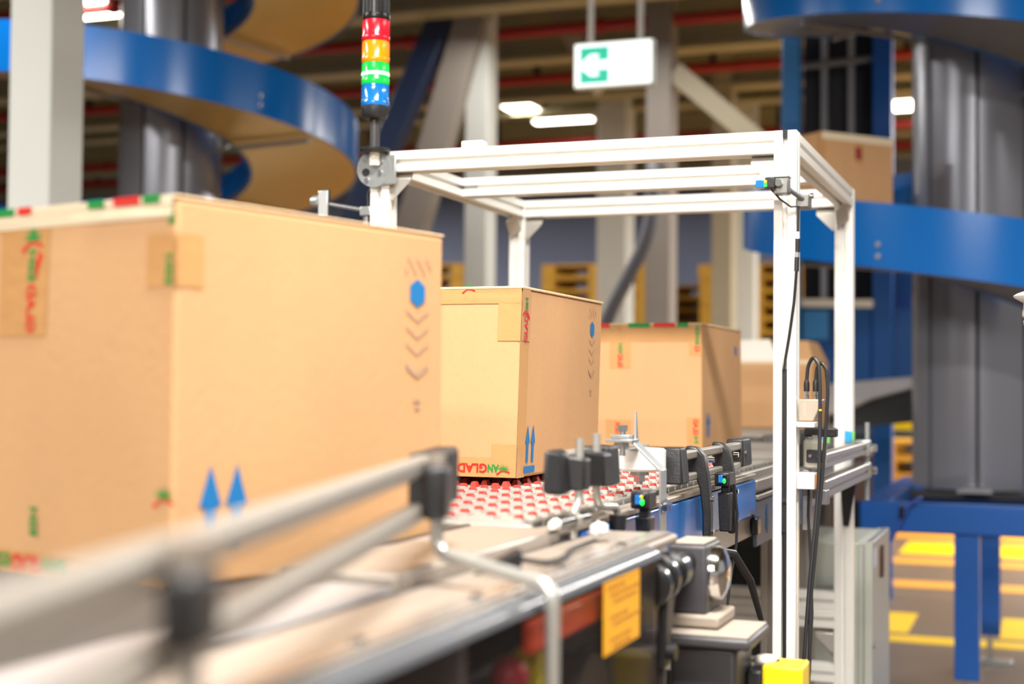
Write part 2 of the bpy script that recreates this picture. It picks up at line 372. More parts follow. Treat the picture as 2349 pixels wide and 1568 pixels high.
# blue vertical lift behind the right spiral
def lift():
    r = thing('vertical_lift', 'tall blue vertical lift with dark panels behind the right spiral', 'lift', (-1.1, 8.3, 0))
    LB = mat('lift_light_blue', '#3a8fdc', .3, coat=.3)
    ob('post', B().box(-1.375, -1.275, 7.95, 8.06, 0, 3.5), LB, r, .006)
    ob('post', B().box(-.905, -.80, 8.15, 8.26, 0, 3.5), BLUED, r, .006)
    ob('post', B().box(-1.375, -1.275, 9.0, 9.1, 0, 3.5), BLUED, r, .006)
    ob('dark_panel', B().hexa([(-1.275, 8.1, 1.62), (-.905, 8.25, 1.62), (-.905, 8.30, 1.62), (-1.275, 8.15, 1.62), (-1.275, 8.1, 3.5), (-.905, 8.25, 3.5), (-.905, 8.30, 3.5), (-1.275, 8.15, 3.5)]), GREYD, r)
    for f in (.3, .68): x, y = -1.275+f*.37, 8.08+f*.15; ob('chain', B().box(x-.018, x+.018, y-.02, y+.01, 1.62, 3.5), GALV, r)
    ob('cross_rod', B().cyl((-1.275, 8.06, 2.95), (-.905, 8.21, 3.0), .022, n=10), GALV, r)
    ob('sill', B().hexa([(-1.3, 7.98, 1.60), (-.90, 8.14, 1.60), (-.90, 8.2, 1.60), (-1.3, 8.04, 1.60), (-1.3, 7.98, 1.645), (-.90, 8.14, 1.645), (-.90, 8.2, 1.645), (-1.3, 8.04, 1.645)]), WHT, r)
    ob('lower_panel', B().hexa([(-1.275, 8.02, 1.17), (-.58, 8.3, 1.17), (-.58, 8.36, 1.17), (-1.275, 8.08, 1.17), (-1.275, 8.02, 1.60), (-.58, 8.3, 1.60), (-.58, 8.36, 1.60), (-1.275, 8.08, 1.60)]), BLUED, r)
    ob('side_plate', B().hexa([(-.80, 8.27, 1.60), (-.70, 8.3, 1.60), (-.70, 8.34, 1.60), (-.80, 8.31, 1.60), (-.80, 8.27, 1.95), (-.70, 8.3, 1.95), (-.70, 8.34, 1.95), (-.80, 8.31, 1.95)]), BLUED, r)
    ob('hatch', B().hexa([(-1.262, 7.99, 1.42), (-1.13, 8.045, 1.42), (-1.13, 8.06, 1.42), (-1.262, 8.005, 1.42), (-1.262, 7.99, 1.58), (-1.13, 8.045, 1.58), (-1.13, 8.06, 1.58), (-1.262, 8.005, 1.58)]), LB, r)
lift()
# curved grey infeed chute with black underside
def chute():
    r = thing('infeed_chute', 'grey curved chute with black underside left of the right spiral column', 'chute', (-.9, 7.1, 0))
    A = [(-1.35, 1.14), (-.55, 1.215), (-.55, 1.165), (-.78, 1.10), (-.92, 1.03), (-1.35, .985)]
    ob('slide', B().prism(A, (0, 7.0, 0), (1, 0, 0), (0, 0, 1), (0, .4, 0)), mat('chute_grey', '#b5b2b4', .45, .2), r, .01)
    D = [(-1.35, .98), (-.925, 1.025), (-.785, 1.095), (-.55, 1.16), (-.55, 1.0), (-.9, .96), (-1.35, .93)]
    ob('underside', B().prism(D, (0, 7.03, 0), (1, 0, 0), (0, 0, 1), (0, .36, 0)), GREYD, r)
    for x in (-1.28, -1.05): ob('leg', B().box(x, x+.05, 7.1, 7.15, 0, 1.0), GREYD, r)
chute()
# dark slanting pipe, exit sign
t = tag(ob('slanting_pipe', B().tube([(-2.50, 9.61, 2.66), (-2.34, 8.80, 2.62), (-2.30, 8.72, 2.15), (-2.62, 8.62, 1.50), (-2.72, 8.60, .9), (-2.72, 8.60, 0)], .045, 14, .25), mat('pipe_grey', '#56555c', .5)), 'dark grey slanting pipe in front of the pallet stacks', 'pipe')
def exit_sign():
    r = thing('exit_sign', 'lit green and white exit sign with left arrow hanging from the ceiling', 'sign', (-1.93, 6.56, 2.69))
    y = 6.535; x0, x1, z0, z1 = -2.128, -1.732, 2.575, 2.797
    ob('housing', B().box(x0, x1, y, y+.06, z0, z1), WHT, r, .012, seg=3)
    ob('light_panel', B().box(x0+.008, x1-.008, y-.004, y, z0+.008, z1-.008), mat('sign_white', '#ffffff', .4, emit='#f4fff8', estr=.85), r, .003)
    G = mat('sign_green', '#18a088', .4, emit='#2fc4a4', estr=.62)
    g = ob('arrow_field', B().box(x0+.035, x0+.178, y-.006, y-.0045, z0+.022, z1-.026), G, r, smooth=False)
    ax, az = x0+.018, (z0+z1)/2-.003
    A = [(.006, 0), (.070, .052), (.108, .052), (.112, .044), (.104, .034), (.092, .021), (.165, .021), (.165, -.021), (.092, -.021), (.104, -.034), (.112, -.044), (.108, -.052), (.070, -.052)]
    ob('arrow', B().prism(A, (ax, y-.0075, az), (1, 0, 0), (0, 0, 1), (0, .001, 0)), MATS['sign_white'], g, smooth=False)
    ob('door_line', B().box(x0+.208, x0+.217, y-.006, y-.0045, z0+.038, z1-.034), G, r, smooth=False)
    ob('door_line', B().box(x0+.352, x0+.357, y-.006, y-.0045, z0+.045, z1-.034), G, r, smooth=False)
    for x in (x0+.077, x1-.072):
        b = B().cyl((x, y+.03, z1), (x, y+.03, 4.1), .0135, n=12)
        for k in range(60): b.lathe([(.0165, 0), (.0165, .006)], (x, y+.03, z1+.01+k*.02), (0, 0, 1), 12)
        ob('conduit', b, mat('conduit_grey', '#e6e2dc', .5), r)
exit_sign()

# ------------------------------------------------------------------ conveyor
def conveyor():
    r = thing('belt_conveyor', 'belt conveyor with white modular belt full of red rollers, carrying the boxes', 'conveyor', (-.82, 3.2, 0))
    b = B().box(-1.13, -.522, 1.468, 4.0, .975, 1.0)
    ob('belt', b, BELTM, r, .003)
    e = B()
    for k in range(63): e.box(-.530, -.5215, 1.472+k*.04, 1.472+k*.04+.032, .985, 1.003)
    ob('belt_edge', e, mat('belt_edge', '#8d8b86', .35, .4, var=.3, scale=90), r, smooth=False)
    ob('side_plate', B().box(-.516, -.505, 1.47, 4.0, .88, .998), RAIL, r, .002)
    ob('side_plate', B().box(-1.145, -1.134, 1.47, 4.0, .88, .998), RAIL, r, .002)
    ob('slide_rail', B().box(-.5045, -.494, 2.62, 4.0, .962, .982), ALUD, r, .002)
    ob('under_body', B().box(-1.12, -.53, 1.48, 4.0, .885, .974), GREYD, r)
    for y in (1.7, 3.05, 3.5):
        for x in (-1.13, -.57): ob('leg', B().profile((x+.025, y, 0), (x+.025, y, .885), (0, 1, 0)), ALUD, r, smooth=False)
    # red rollers in pockets
    spots = []
    for i in range(14):
        for j in range(28):
            spots.append((-.548-i*.0415, 1.50+j*.0445+(i % 2)*.0222))
    def roller(bb, x, y):
        for q0, q1, hw, h in ((-.0085, .0085, .0055, .0078),):
            bb.hexa([(x-hw, y+q0, 1.0), (x+hw, y+q0, 1.0), (x+hw, y+q1, 1.0), (x-hw, y+q1, 1.0), (x-hw*.55, y+q0*.55, 1.0+h), (x+hw*.55, y+q0*.55, 1.0+h), (x+hw*.55, y+q1*.55, 1.0+h), (x-hw*.55, y+q1*.55, 1.0+h)])
        if 0: bb.hexa([(x-hw*.5, y-.0085*.42, 1.006), (x+hw*.5, y-.0085*.42, 1.006), (x+hw*.5, y+.0085*.42, 1.006), (x-hw*.5, y+.0085*.42, 1.006), (x-.001, y-.0022, 1.0102), (x+.001, y-.0022, 1.0102), (x+.001, y+.0022, 1.0102), (x-.001, y+.0022, 1.0102)])
    def hidden(x, y): return (x < -.745 and 1.95 < y < 2.5) or y > 3.3 or (x < -.74 and y > 2.0)
    vis = sorted([s for s in spots if not hidden(*s)], key=lambda s: s[0]**2+s[1]**2)
    near = vis[:96]; rest = [s for s in spots if s not in near and s[1] < 5.6]
    bb = B(); roller(bb, 0, 0); me = None
    for k, (x, y) in enumerate(near):
        if me is None:
            o = ob('roller', bb, ROLR, None, smooth=False); me = o.data; o.parent = r
        else:
            o = bpy.data.objects.new('roller', me); COL.objects.link(o); o.parent = r
        o.location = Vector((x, y, 0))-wloc(r)
    bb = B()
    for x, y in rest: roller(bb, x, y)
    o = ob('rollers', bb, ROLR, r, smooth=False); o['kind'] = 'stuff'
    bb = B()
    for x, y in spots:
        if y < 5.6 and not hidden(x, y):
            bb.box(x-.0075, x-.0058, y-.011, y+.011, .999, 1.003); bb.box(x+.0058, x+.0075, y-.011, y+.011, .999, 1.003); bb.box(x-.0078, x+.0078, y-.0125, y-.0098, .999, 1.0045)
    o = ob('roller_pockets', bb, mat('pocket_white', '#b9b4ac', .4), r, smooth=False); o['kind'] = 'stuff'
    r2 = thing('rear_conveyor', 'grey rear conveyor section under the fourth box, behind the frame', 'conveyor', (-.94, 4.8, 0))
    ob('belt', B().box(-1.13, -.752, 4.03, 5.46, .99, 1.012), BELTM, r2, .003); ob('side_frame', B().box(-.748, -.735, 4.03, 5.46, .90, 1.02), RAIL, r2, .002)
    ob('under_body', B().box(-1.12, -.75, 4.04, 5.45, .90, .99), GREYD, r2)
    for y in (4.2, 5.3):
        for x in (-1.1, -.80): ob('leg', B().box(x, x+.04, y, y+.04, 0, .90), GREYD, r2)
conveyor()
def near_conveyor():
    r = thing('feed_conveyor', 'near flat conveyor section under the big front box', 'conveyor', (-.8, .5, 0))
    ob('belt', B().box(-1.13, -.592, -.6, 1.462, .955, .975), mat('belt_dark', '#3c3835', .6, var=.1), r, .004)
    ob('side_frame', B().box(-.548, -.488, -.6, 1.05, .90, .990), mat('frame_lilac', '#9a9594', .4, .3, var=.06), r, .004)
    ob('side_frame', B().box(-1.17, -1.133, -.6, 1.36, .90, .992), RAIL, r, .004)
    ob('under_body', B().box(-1.12, -.55, -.6, 1.36, .86, .953), GREYD, r)
    for y in (-.4, 1.2): ob('leg', B().box(-1.12, -1.06, y, y+.06, 0, .86), ALUD, r); ob('leg', B().box(-.62, -.56, y, y+.06, 0, .86), ALUD, r)
    ob('transition_plate', B().box(-.588, -.488, 1.055, 1.466, .955, .9985), STEEL, r, .004); ob('pulley_gap', B().box(-.597, -.5885, 1.055, 1.464, .955, .9995), BLKG, r, .003); ob('side_frame', B().box(-.585, -.49, 1.055, 1.464, .90, .954), RAIL, r, .002)
near_conveyor()

# ------------------------------------------------------------------ blue side guard with its brackets
def guard():
    r = thing('side_guard', 'glossy blue guard plate along the near side of the roller belt', 'guard', (-.498, 2.1, .92))
    b = B().box(-.503, -.494, 1.56, 2.60, .920, .986); ob('plate', b, BLUE, r, .004, seg=3)
    ob('top_strip', B().box(-.5045, -.493, 1.47, 2.60, .9875, .996), STEEL, r, .002)
    for y in (2.02, 2.55): ob('bolt', B().cyl((-.494, y, .93), (-.487, y, .93), .006, n=6), CHROME, r)
    r2 = thing('lower_guard', 'grey-blue lower conveyor panel with small blue arrow, left of the front post', 'panel', (-.50, 2.9, .84))
    ob('plate', B().box(-.503, -.496, 2.62, 3.2, .86, .945), mat('panel_bluegrey', '#55647e', .4, .2), r2, .003)
    ob('strip', B().box(-.504, -.492, 2.62, 3.2, .946, .955), RAIL, r2, .002)
    ob('end_block', B().box(-.503, -.490, 2.60, 2.632, .885, .915), BLKG, r2, .002)
    A = [(0, .03), (.012, .012), (.005, .012), (.005, -.004), (.012, -.004), (0, -.024), (-.012, -.004), (-.005, -.004), (-.005, .012), (-.012, .012)]
    ob('arrow_emblem', B().prism(A, (-.4955, 2.72, .902), (0, 1, 0), (0, 0, 1), (.0006, 0, 0)), PBLU, r2, smooth=False)
guard()
def ribbed_block(name, parent, y0, y1, x0, x1, z0, z1, taper, facing):
    """black rail end shoe, ribbed on its end face; taper narrows the top"""
    b = B(); t = taper
    b.hexa([(x0, y0, z0), (x1, y0, z0), (x1, y1, z0), (x0, y1, z0), (x0, y0+t, z1), (x1-t*.5, y0+t, z1), (x1-t*.5, y1-t, z1), (x0, y1-t, z1)])
    o = ob(name, b, BLK, parent, .003, seg=3)
    rb = B(); n = 7
    for k in range(n):
        f = (k+.5)/n
        if facing == 'x': y = y0+t+(y1-y0-2*t)*f; rb.hexa([(x1-.002, y-.0011, z0+.003), (x1+.0016, y-.0011, z0+.003), (x1+.0016, y+.0011, z0+.003), (x1-.002, y+.0011, z0+.003), (x1-.002-t*.5, y-.0011, z1-.004), (x1+.0016-t*.5, y-.0011, z1-.004), (x1+.0016-t*.5, y+.0011, z1-.004), (x1-.002-t*.5, y+.0011, z1-.004)])
        else: x = x0+(x1-x0)*f; rb.box(x-.0011, x+.0011, y0-.0016, y0+.004, z0+.003, z1-.005)
    ob('ribs', rb, mat('rib_black', '#3c3c3f', .4), o, smooth=False)
    return o
def clamp_c(parent, y):
    """black curved bracket reaching from the rail over the blue guard"""
    P = [(-.012, .150), (.004, .148), (.016, .135), (.022, .10), (.026, .05), (.026, .0), (.014, 0), (.013, .05), (.009, .085), (.002, .105), (-.012, .11)]
    b = B().prism([(p, q*.97) for p, q in P], (-.492, y-.011, .918), (1, 0, 0), (0, 0, 1), (0, .022, 0)); o = ob('bracket', b, BLK, parent, .003, seg=2)
    for z in (.938, .985, 1.043): ob('screw', B().cyl((-.471, y, z), (-.463, y, z), .004, n=10), CHROME, o)
    return o
# third rail piece: two bars, two brackets, two shoes
def far_guide():
    r = thing('guide_rail', 'short double-bar guide rail with two black brackets, right of the white wheel', 'guide rail', (-.49, 2.2, 1.0))
    ob('upper_bar', B().box(-.500, -.486, 2.035, 2.46, 1.045, 1.058), RAIL, r, .003)
    ob('lower_bar', B().box(-.500, -.486, 2.04, 2.44, 1.013, 1.025), RAIL, r, .003)
    ribbed_block('end_shoe', r, 1.995, 2.045, -.515, -.484, 1.012, 1.064, .009, 'x')
    o = ribbed_block('end_shoe', r, 2.425, 2.50, -.512, -.482, 1.016, 1.063, .004, 'x'); ob('screw', B().cyl((-.484, 2.44, 1.04), (-.4795, 2.44, 1.04), .005, n=10), CHROME, o)
    clamp_c(r, 2.11); clamp_c(r, 2.29)
far_guide()
# second rail piece: two shoes with pins and bent rods
def mid_guide():
    r = thing('guide_rail', 'short black guide rail with two upright pins on bent chrome rods', 'guide rail', (-.49, 1.55, 1.0))
    b = B().hexa([(-.510, 1.466, 1.034), (-.488, 1.478, 1.031), (-.488, 1.508, 1.034), (-.510, 1.53, 1.036), (-.509, 1.470, 1.082), (-.492, 1.482, 1.078), (-.492, 1.508, 1.078), (-.509, 1.53, 1.082)])
    ob('end_shoe', b, BLK, r, .005, seg=4)
    ob('bar', B().box(-.515, -.497, 1.52, 1.66, 1.052, 1.078), RAIL, r, .003)
    ob('rod_clamp', B().hexa([(-.500, 1.500, 1.036), (-.474, 1.506, 1.036), (-.474, 1.530, 1.036), (-.500, 1.532, 1.036), (-.500, 1.498, 1.075), (-.474, 1.506, 1.071), (-.474, 1.530, 1.071), (-.500, 1.532, 1.075)]), BLK, r, .003)
    ob('rod_clamp', B().hexa([(-.502, 1.565, 1.036), (-.474, 1.582, 1.036), (-.474, 1.612, 1.036), (-.502, 1.615, 1.036), (-.502, 1.555, 1.079), (-.474, 1.580, 1.073), (-.474, 1.612, 1.073), (-.502, 1.615, 1.079)]), BLK, r, .003)
    ribbed_block('end_shoe', r, 1.620, 1.668, -.515, -.480, 1.033, 1.080, .004, 'x')
    ob('bent_rod', B().tube([(-.482, 1.512, 1.093), (-.482, 1.512, 1.022), (-.485, 1.500, 1.012), (-.483, 1.494, .985)], .0048, 14, .012), RODZ, r)
    ob('bent_rod', B().tube([(-.487, 1.592, 1.096), (-.487, 1.592, 1.012), (-.478, 1.648, 1.008), (-.478, 1.655, .985)], .0048, 14, .02), RODZ, r)
    ob('rod_socket', B().lathe([(.0085, -.062), (.0085, -.03), (.011, 0)], (-.479, 1.655, .998), (0, 0, 1), 14), BLK, r)
    c = ob('cross_clamp', B().cyl((-.4795, 1.53, 1.0055), (-.4835, 1.437, 1.0055), .0065, n=16), BLKG, r)
    ob('knob', B().cyl((-.4808, 1.497, 1.0055), (-.4815, 1.485, 1.0055), .0080, n=18), RAIL, c)
    ob('tip', B().cyl((-.4835, 1.4368, 1.0055), (-.484, 1.426, 1.0055), .0062, .0045, n=16), WHT, c)
mid_guide()
# white roller wheel on bent zinc bracket
def wheel():
    r = thing('wheel_guide', 'white plastic wheel on a bent zinc bracket above the red rollers', 'wheel', (-.535, 1.85, 1.04))
    c = (-.535, 1.955)
    ob('wheel', B().lathe([(.034, 0), (.037, .003), (.037, .028), (.034, .031)], (c[0], c[1], 1.0335), (0, 0, 1), 40), WHT, r)
    w_ = ob('axle_bolt', B().cyl((c[0], c[1], 1.014), (c[0], c[1], 1.068), .0045, n=12), ZINC, r)
    ob('washer', B().cyl((c[0], c[1], 1.027), (c[0], c[1], 1.033), .013, n=20), ZINC, w_); ob('nut', B().cyl((c[0], c[1], 1.018), (c[0], c[1], 1.027), .009, n=6), CHROME, w_)
    arm = [(-.548, 1.086), (-.520, 1.086), (-.482, 1.050), (-.478, 1.046), (-.478, .925), (-.481, .925), (-.481, 1.044), (-.521, 1.083), (-.548, 1.083)]
    a = ob('bracket_arm', B().prism(arm, (0, 1.855, -.006), (1, 0, 0), (0, 0, 1), (0, .030, 0)), ZINC, r, .0008)
    ob('wheel_arm', B().box(-.545, -.525, 1.862, 1.97, 1.0665, 1.0695), ZINC, r); ob('arm_riser', B().box(-.545, -.525, 1.862, 1.866, 1.0695, 1.0795), ZINC, r)
    ob('top_plate', B().box(-.552, -.515, 1.845, 1.882, 1.0765, 1.0805), ZINC, r, .0008)
    t = ob('top_bolt', B().cyl((-.533, 1.862, 1.058), (-.533, 1.862, 1.098), .004, n=12), ZINC, r)
    ob('bolt_head', B().cyl((-.533, 1.862, 1.091), (-.533, 1.862, 1.099), .0075, n=6), CHROME, t); ob('square_washer', B().box(-.546, -.520, 1.849, 1.875, 1.081, 1.086), ZINC, t, .001); ob('nut', B().cyl((-.533, 1.862, 1.070), (-.533, 1.862, 1.0760), .0075, n=6), ZINC, t)
    ob('upright_tab', B().hexa([(-.519, 1.868, 1.080), (-.516, 1.868, 1.080), (-.516, 1.880, 1.080), (-.519, 1.880, 1.080), (-.519, 1.872, 1.118), (-.5175, 1.872, 1.118), (-.5175, 1.876, 1.118), (-.519, 1.876, 1.118)]), ZINC, r)
    for y in (1.862, 1.879): h = ob('side_bolt', B().cyl((-.478, y, .992), (-.470, y, .992), .0075, n=6), CHROME, r); ob('washer', B().cyl((-.4779, y, .992), (-.4762, y, .992), .0095, n=18), CHROME, h)
wheel()
LEDG = mat('led_green', '#17d43a', .4, emit='#1cf03c', estr=1.6); LEDY = mat('led_amber', '#f2a000', .4, emit='#ffae10', estr=1.2); LENSB = mat('lens_blue', '#1270c0', .15, coat=1.)
LEDYEL = mat('led_yellow', '#f6e010', .4, emit='#ffe600', estr=1.5)
def photo_sensor(label, y, z0, z1, zb, amber):
    x = -.474; r = thing('photo_sensor', label, 'sensor', (x, y, zb), 'photo sensors on the blue guard')
    ob('head', B().box(x-.014, x+.010, y-.020, y+.020, z0, z1), BLK, r, .0025)
    ob('front_bezel', B().box(x-.010, x+.006, y-.0225, y-.0195, z0+.003, z1-.003), BLKG, r, .001)
    ob('lens', B().box(x-.007, x+.000, y-.0235, y-.0222, z0+.006, z1-.004), LENSB, r, .0006)
    ob('led', B().ball((x+.0025, y-.0232, z0+.009), .0028, .0015, .0042, 10), LEDG, r)
    if amber: ob('led', B().ball((x+.0015, y-.0232, z0+.016), .002, .0014, .002, 10), LEDY, r)
    ob('neck', B().box(x-.006, x+.006, y-.008, y+.008, z0-.012, z0), BLK, r, .002)
    ob('stand', B().hexa([(x-.008, y-.010, zb), (x+.008, y-.010, zb), (x+.008, y+.010, zb), (x-.008, y+.010, zb), (x-.010, y-.013, z0-.010), (x+.010, y-.013, z0-.010), (x+.010, y+.013, z0-.010), (x-.010, y+.013, z0-.010)]), BLK, r, .002)
photo_sensor('black photo sensor with green and amber light, below the white wheel', 1.76, .998, 1.020, .945, True)
photo_sensor('black photo sensor with green light, at the far end of the short guide rail', 2.29-.045, .996, 1.018, .925, False)
tag(ob('sensor_cable', B().tube([(-.464, 2.262, .998), (-.460, 2.268, .95), (-.462, 2.27, .90), (-.47, 2.26, .84), (-.475, 2.24, .76)], .0022, 8), RUB), 'thin black cable hanging from the farther photo sensor', 'cable')
tag(ob('cable_bundle', B().tube([(-.475, 2.02, .905), (-.452, 2.06, .915), (-.435, 2.12, .905), (-.42, 2.17, .86), (-.41, 2.20, .80)], .006, 10), RUB), 'thick black cable loop below the blue guard, behind the motor', 'cable')

# ------------------------------------------------------------------ near guide rail
def near_guide():
    r = thing('guide_rail', 'long blurred double-bar guide rail in the left foreground', 'guide rail', (-.42, .8, 1.06))
    a, e = Vector((-.246, .20)), Vector((-.505, 1.145)); d = (e-a).normalized(); n = Vector((d.y, -d.x))
    def seg(s0, s1, z0, z1, o0, o1):
        q = [a+d*s0+n*o0, a+d*s0+n*o1, a+d*s1+n*o1, a+d*s1+n*o0]
        return B().hexa([(p.x, p.y, z0) for p in q]+[(p.x, p.y, z1) for p in q])
    L = (e-a).length
    ob('upper_bar', seg(0, L, 1.074, 1.090, -.008, .008), RAIL, r, .004, seg=3)
    ob('lower_bar', seg(0, L-.05, 1.037, 1.052, -.008, .008), RAIL, r, .004, seg=3)
    c = ob('rail_clamp', seg(.258, .292, 1.051, 1.080, .0085, .024), BLK, r, .004, seg=3); p = a+d*.275+n*.016
    ob('clamp_bolt', B().cyl((p.x, p.y, 1.080), (p.x, p.y, 1.092), .009, n=20), STEEL, c)
    ob('rod', B().cyl((p.x, p.y, .93), (p.x, p.y, 1.052), .005, n=12), RODZ, r)
    es = ob('end_shoe', seg(L-.02, L+.135, 1.040, 1.092, -.012, .012), BLK, r, .004, seg=3)
    rb = B()
    for k in range(9):
        q = seg(L+.06+k*.0075, L+.063+k*.0075, 1.044, 1.088, .011, .0135); q.bm.verts.ensure_lookup_table(); rb.hexa([v.co.copy() for v in q.bm.verts]); q.bm.free()
    ob('ribs', rb, mat('rib_black', '#3c3c3f', .4), es, smooth=False)
    p = a+d*(L+.03)+n*.012
    ob('screw', B().cyl((p.x, p.y, 1.070), (p.x+n.x*.003, p.y+n.y*.003, 1.070), .004, n=12), CHROME, es)
    c = ob('rail_clamp', seg(L-.075, L-.032, 1.040, 1.084, .0085, .028), BLK, r, .005, seg=3); p = a+d*(L-.053)+n*.018
    ob('clamp_bolt', B().cyl((p.x, p.y, 1.084), (p.x, p.y, 1.093), .007, n=20), STEEL, c)
    ob('bent_rod', B().tube([(p.x, p.y, 1.045), (p.x, p.y, 1.012), (-.362, 1.07, .994), (-.362, 1.07, .70)], .0058, 16, .016, 8), RODZ, r)
near_guide()

# ------------------------------------------------------------------ drive cover in the foreground
def cover():
    r = thing('drive_cover', 'long clear-fronted drive cover with metal top in the foreground', 'cover', (-.44, 1.0, .7))
    ob('top_plate', B().box(-.484, -.392, .30, 1.60, .974, .985), STEEL, r, .004)
    ob('top_strip', B().box(-.418, -.396, .30, 1.58, .9852, .9885), mat('strip_steel', '#aaa29a', .25, .6), r, .001)
    pr = [(-.392, .985), (-.386, .9845), (-.380, .982), (-.377, .978), (-.376, .973), (-.379, .973), (-.381, .978), (-.386, .981), (-.392, .9815)]
    ob('rounded_edge', B().prism(pr, (0, .30, 0), (1, 0, 0), (0, 0, 1), (0, 1.16, 0)), glass('edge_acrylic', '#d2d4d8', .5, .2, '#77797d'), r)
    ob('front_panel', B().box(-.379, -.376, .30, 1.455, .70, .973), glass('smoky_acrylic', '#efecea', .07, .05, '#4a4646'), r, smooth=False)
    ob('back_plate', B().box(-.486, -.480, .30, 1.453, .70, .974), DARKP, r, smooth=False)
    ob('end_plate', B().box(-.480, -.3795, 1.448, 1.453, .70, .972), mat('end_smoke', '#4a474a', .2), r, smooth=False)
    for y in (.62, .82, 1.02, 1.22, 1.42): ob('screw', B().lathe([(.006, 0), (.006, .002), (.003, .0035)], (-.407, y, .9885), n=14), CHROME, r)
    for y, w_ in ((.93, .01), (1.5, .008)): ob('inner_rib', B().box(-.47, -.382, y, y+w_, .70, .97), mat('rib_grey', '#5c585c', .4), r, smooth=False)
cover()
RDR = mat('drive_red', '#f4552a', .4)
tag(ob('red_drive_bar', B().box(-.394, -.384, 1.085, 1.31, .936, .962), RDR, bevel=.003), 'orange-red bar inside the clear drive cover, left of the yellow sticker', 'drive part')
tag(ob('yellow_drive_block', B().box(-.42, -.395, 1.13, 1.17, .80, .931), mat('drive_yellow', '#d8d018', .4), bevel=.004), 'yellow block inside the clear drive cover, beside the bent rod', 'drive part')
tag(ob('red_drive_knob', B().ball((-.405, 1.09, .917), .016, n=20), mat('drive_pink', '#c2404a', .4)), 'round red knob inside the clear drive cover', 'knob')  # round drive knob, modelled as a plain ball
b = B()
for z in (.90, .80): b.cyl((-.455, .55, z), (-.455, 1.55, z), .018, n=18)
for y in (.7, 1.05, 1.30): b.cyl((-.465, y, .85), (-.40, y, .85), .05, n=28)
tag(ob('drive_chain', b, mat('drive_dark', '#3a3536', .5, .3)), 'dark shafts and wheels inside the clear drive cover', 'drive part')
r = thing('warning_sticker', 'yellow warning sticker with small print on the clear cover', 'sticker', (-.3755, 1.31, .94))
ob('sheet', B().box(-.3757, -.3751, 1.253, 1.374, .906, .972), YSG, r, smooth=False)
SI = mat('sticker_ink', '#a8640a', .5); b = B()
for k in range(9):
    z = .9665-k*.0068; n = 5+(k*7) % 4
    if k in (3, 6): continue
    y = 1.262+.01*(k % 3)
    for q in range(n): wd = .006+.003*((q*5+k*3) % 3); b.box(-.37512, -.37495, y, y+wd, z-.0032, z); y += wd+.0035
b.box(-.37512, -.37495, 1.257, 1.37, .9692, .9698); b.box(-.37512, -.37495, 1.257, 1.37, .9082, .9088)
ob('print', b, SI, r, smooth=False)
def bits():
    t = tag(ob('plastic_scrap', B().ball((0, 0, 0), 1, n=14), mat('scrap_white', '#f0f0f4', .4)), 'small crumpled white plastic scrap lying behind the cover', 'scrap')
    for v in t.data.vertices: v.co = Vector((v.co.x*.012, v.co.y*.018, v.co.z*.009))*(.8+.4*math.sin(v.co.x*5+v.co.y*7)*math.cos(v.co.z*6+v.co.y*3))
    t.location = (-.448, 1.475, .998)
    r = thing('cable_clip', 'black cable clip with thin lead lying on the cover', 'cable clip', (-.455, 1.24, .985))
    ob('clip', B().hexa([(-.470, 1.165, .985), (-.440, 1.215, .985), (-.455, 1.235, .985), (-.474, 1.19, .985), (-.462, 1.185, .992), (-.440, 1.215, 1.004), (-.452, 1.23, 1.004), (-.468, 1.20, .992)]), BLK, r, .002)
    ob('lead', B().tube([(-.443, 1.222, .994), (-.430, 1.25, .988), (-.428, 1.30, .988), (-.44, 1.35, .989), (-.435, 1.42, .992)], .0025, 8, .02), RUB, r)
bits()

# ------------------------------------------------------------------ gear motor, black coupling, yellow box
def motor():
    r = thing('gear_motor', 'dusty dark grey gear motor with round chrome end beside the cover', 'motor', (-.37, 1.68, .70))
    ob('head', B().box(-.418, -.372, 1.655, 1.735, .885, .966), MOT, r, .004, seg=3)
    ob('head_top', B().box(-.414, -.376, 1.66, 1.73, .966, .969), MOTT, r, .002)
    ob('end_dome', B().lathe([(.033, 0), (.033, .006), (.030, .012), (.020, .017), (.004, .019)], (-.372, 1.695, .930), (1, 0, 0), 32), CHROME, r)
    ob('shaft', B().cyl((-.397, 1.57, .947), (-.397, 1.656, .947), .013, n=24), BLK, r)
    ob('neck', B().box(-.412, -.355, 1.645, 1.74, .872, .886), MOTT, r, .003)
    ob('flange', B().box(-.420, -.312, 1.61, 1.735, .855, .868), MOT, r, .004); ob('flange_dust', B().box(-.417, -.315, 1.613, 1.732, .868, .8705), MOTT, r, .001)
    ob('motor_body', B().box(-.408, -.330, 1.625, 1.72, .35, .855), MOT, r, .006)
    ob('motor_foot', B().box(-.42, -.335, 1.61, 1.74, 0, .35), MOT, r, .006)
motor()
